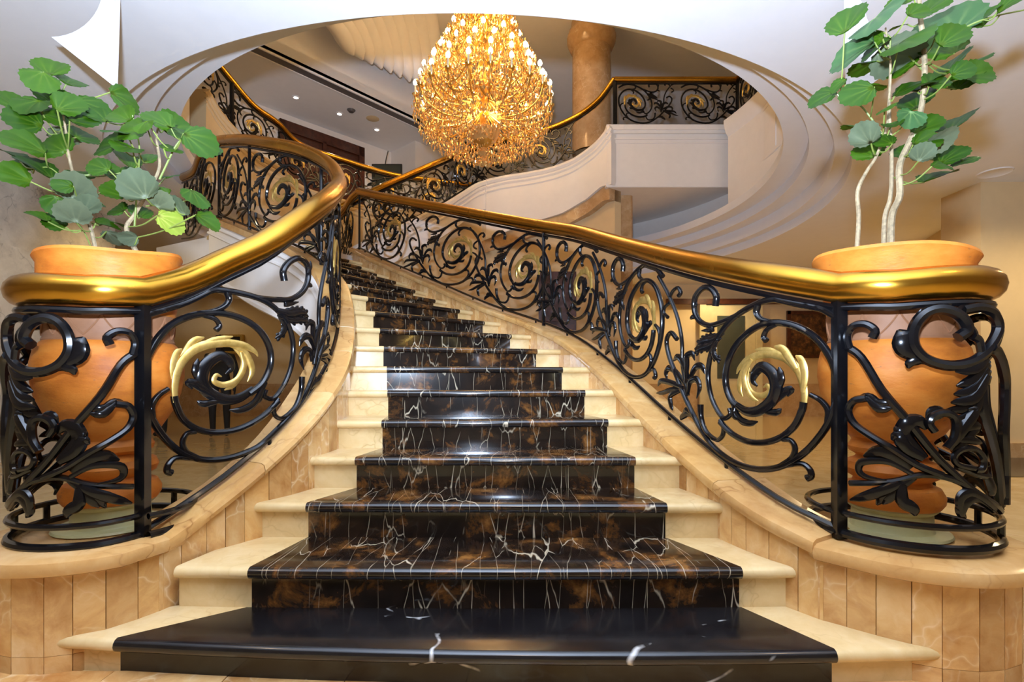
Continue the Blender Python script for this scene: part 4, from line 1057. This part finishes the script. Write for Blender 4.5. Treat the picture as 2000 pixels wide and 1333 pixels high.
LL = [(265,350,130),(210,410,130),(360,415,130),(250,495,110),(60,520,120),(165,545,140),(355,540,130),(480,560,150),(130,615,140),(275,600,110),(430,610,130),(130,740,170),(50,795,120),(285,755,140),(430,700,120),(335,705,110,g),(70,905,140),(195,870,160),(560,745,140),(515,865,100),(590,900,110),(650,515,130),(630,600,120),(690,670,140),(600,680,110),(660,770,120),(830,620,130),(920,660,150),(1040,730,150),(890,770,90),(960,690,120),(750,650,90),(390,985,160,g),(430,900,110),(455,1070,100,g),(380,1110,130,g),(290,1060,100),(200,1125,90),(290,1155,90),(610,960,100),(600,990,110),(720,975,150,g),(660,830,110),(740,820,110),(880,915,80),(820,1000,110),(830,1050,110,g),(920,1080,110,g),(890,1150,120,ye),(1020,1025,120),(1080,1150,110),(610,1090,90),(560,1170,100),(610,1160,80),(600,1245,110,g),(670,1240,80,g),(730,1100,90),(490,1060,80),(330,960,80),(690,910,100),(1075,765,120),(320,510,100),(500,600,110),(120,850,120)]
LL = [(a[0]/2.666, a[1]/2.666, a[2]/2.666, *(a[3:])) for a in LL]
def SC(pts, s_, ox): return [(ox+x/s_, y/s_) for x, y in pts]
plant('bushy green plant with scalloped round leaves in the left urn',
      [(SC([(510,1285),(470,1180),(430,1060),(390,940),(360,820),(345,700),(325,580),(300,470)], 2.666, 0), .008, .003), (SC([(730,1290),(660,1200),(700,1120),(770,1000),(830,870),(815,720),(830,640)], 2.666, 0), .010, .0035),
       (SC([(700,1120),(720,900),(725,760),(690,600)], 2.666, 0), .004, .0025), (SC([(830,870),(930,740),(1010,730)], 2.666, 0), .004, .0025), (SC([(390,940),(270,880),(180,880)], 2.666, 0), .003, .002), (SC([(345,700),(250,640),(200,560)], 2.666, 0), .003, .002), (SC([(500,1280),(420,1180),(340,1130)], 2.666, 0), .003, .002), (SC([(760,1010),(900,1060),(1000,1040)], 2.666, 0), .003, .002)],
      LL, (-1.633, 2.09, zl+.865), 2.09, 'l')
LR = [(240,100,150),(390,85,210,tl),(510,5,110),(500,130,70),(755,100,250,tl),(870,115,110),(975,45,70),(1070,5,120),(540,200,180),(375,195,80),(270,270,185,tl),(340,330,130),(390,240,120),(490,285,190,g),(520,330,120),(640,185,130),(720,210,190),(770,180,130),(760,315,140),(870,310,130),(900,365,130),(840,385,130),(200,425,70),(120,480,110),(300,460,140),(370,430,100),(570,430,160),(640,420,120),(310,630,130),(440,540,80),(560,590,110,tl),(640,620,120),(775,610,170),(330,680,110,g),(350,750,120),(600,740,130),(620,770,90,g),(715,700,120,g),(760,770,120),(840,800,100),(690,880,140),(720,830,90),(520,760,90),(640,700,110),(430,700,90),(590,500,130),(690,400,110),(470,620,80),(820,350,90),(680,20,120),(600,60,100)]
LR = [(1560+a[0]/2.564, a[1]/2.564, a[2]/2.564, *(a[3:])) for a in LR]
plant('tall green plant with three bare woody stems in the right urn',
      [(SC([(285,1270),(300,1100),(295,960),(340,860),(390,780),(440,640),(450,520),(460,340),(435,140)], 2.564, 1560), .0085, .003), (SC([(425,1270),(430,1100),(460,980),(465,780),(455,600),(455,460),(460,300)], 2.564, 1560), .0095, .004),
       (SC([(460,1270),(465,1090),(505,980),(505,830),(560,700),(610,560),(630,380),(625,230),(605,50),(600,-80)], 2.564, 1560), .0135, .008), (SC([(620,250),(800,160),(950,90),(1130,50)], 2.564, 1560), .004, .003), (SC([(440,640),(320,540),(210,465)], 2.564, 1560), .004, .0025), (SC([(620,290),(450,180),(380,150)], 2.564, 1560), .004, .0025), (SC([(540,720),(680,800),(800,795)], 2.564, 1560), .004, .0025)],
      LR, (1.495, 2.02, zr+.865), 2.03, 'r')

# ------------------------------------------------------------------ people far behind the left railing
def person(loc, rz, label, pose):
    e = thing('person', label, 'person', loc)
    H = 1.74
    V = []; E = []; R = []
    def add(p, r, par=None):
        V.append(p); R.append(r)
        if par is not None: E.append((par, len(V)-1))
        return len(V)-1
    hip = add((0, 0, .95), (.15, .11)); w1_ = add((0, 0, 1.1), (.14, .10), hip); ch_ = add((0, .0, 1.32), (.17, .115), w1_); nk = add((0, 0, 1.46), (.06, .06), ch_); hd0 = add((0, .01, 1.54), (.065, .075), nk); hd = add((0, .015, 1.63), (.078, .095), hd0); ht = add((0, .01, 1.71), (.06, .07), hd)
    for s_ in (-1, 1):
        k = pose.get(s_, 0)
        h = add((s_*.10, 0, .90), (.095, .095), hip); kn = add((s_*.11, -.02-k*.1, .50), (.06, .065), h); an = add((s_*.11, .02+k*.12, .09), (.042, .045), kn); add((s_*.12, -.10+k*.12, .035), (.045, .035), an)
        sh_ = add((s_*.19, 0, 1.38), (.065, .07), ch_); el = add((s_*.25, .03, 1.12), (.048, .05), sh_); wr_ = add((s_*.24, -.04, .90), (.032, .035), el); pl = add((s_*.24, -.06, .83), (.03, .018), wr_)
        for f in range(4): 
            a = add((s_*.24+.0, -.09+f*.02, .77-.005*f), (.009, .009), pl); add((s_*.235, -.088+f*.02, .73-.004*f), (.008, .008), a)
        add((s_*.225, -.10, .79), (.009, .009), pl)
    me = bpy.data.meshes.new('body'); me.from_pydata(V, E, []); me.materials.append(M['suit'])
    o = bpy.data.objects.new('body', me); COL.objects.link(o); o.parent = e
    sk = o.modifiers.new('skin', 'SKIN'); 
    for i, r in enumerate(R): me.skin_vertices[0].data[i].radius = r
    me.skin_vertices[0].data[0].use_root = True
    o.modifiers.new('sub', 'SUBSURF').levels = 1; o.modifiers['sub'].render_levels = 2
    e.rotation_euler = (0, 0, rz)
    mb = MB(); mb.lathe([(0, -.115), (.05, -.10), (.07, -.05), (.078, .0), (.076, .05), (.055, .10), (0, .118)], (0, .0, 1.63), 16); f = obj('face', mb.mesh('face', M['skin'])); f.parent = e; f.location = (0, -.022, 0)
    mb = MB(); mb.lathe([(.083, .02), (.086, .06), (.065, .115), (0, .135)], (0, .012, 1.63), 16); f = obj('hair', mb.mesh('hair', M['black'])); f.parent = e
    return e
person((-5.05, 8.85, .034), .3, 'person in black clothes standing beyond the left scroll panel', {-1: 0, 1: 0})
person((-6.0, 8.75, .034), -.5, 'person in dark trousers mostly hidden behind the left urn', {-1: .3, 1: -.2})
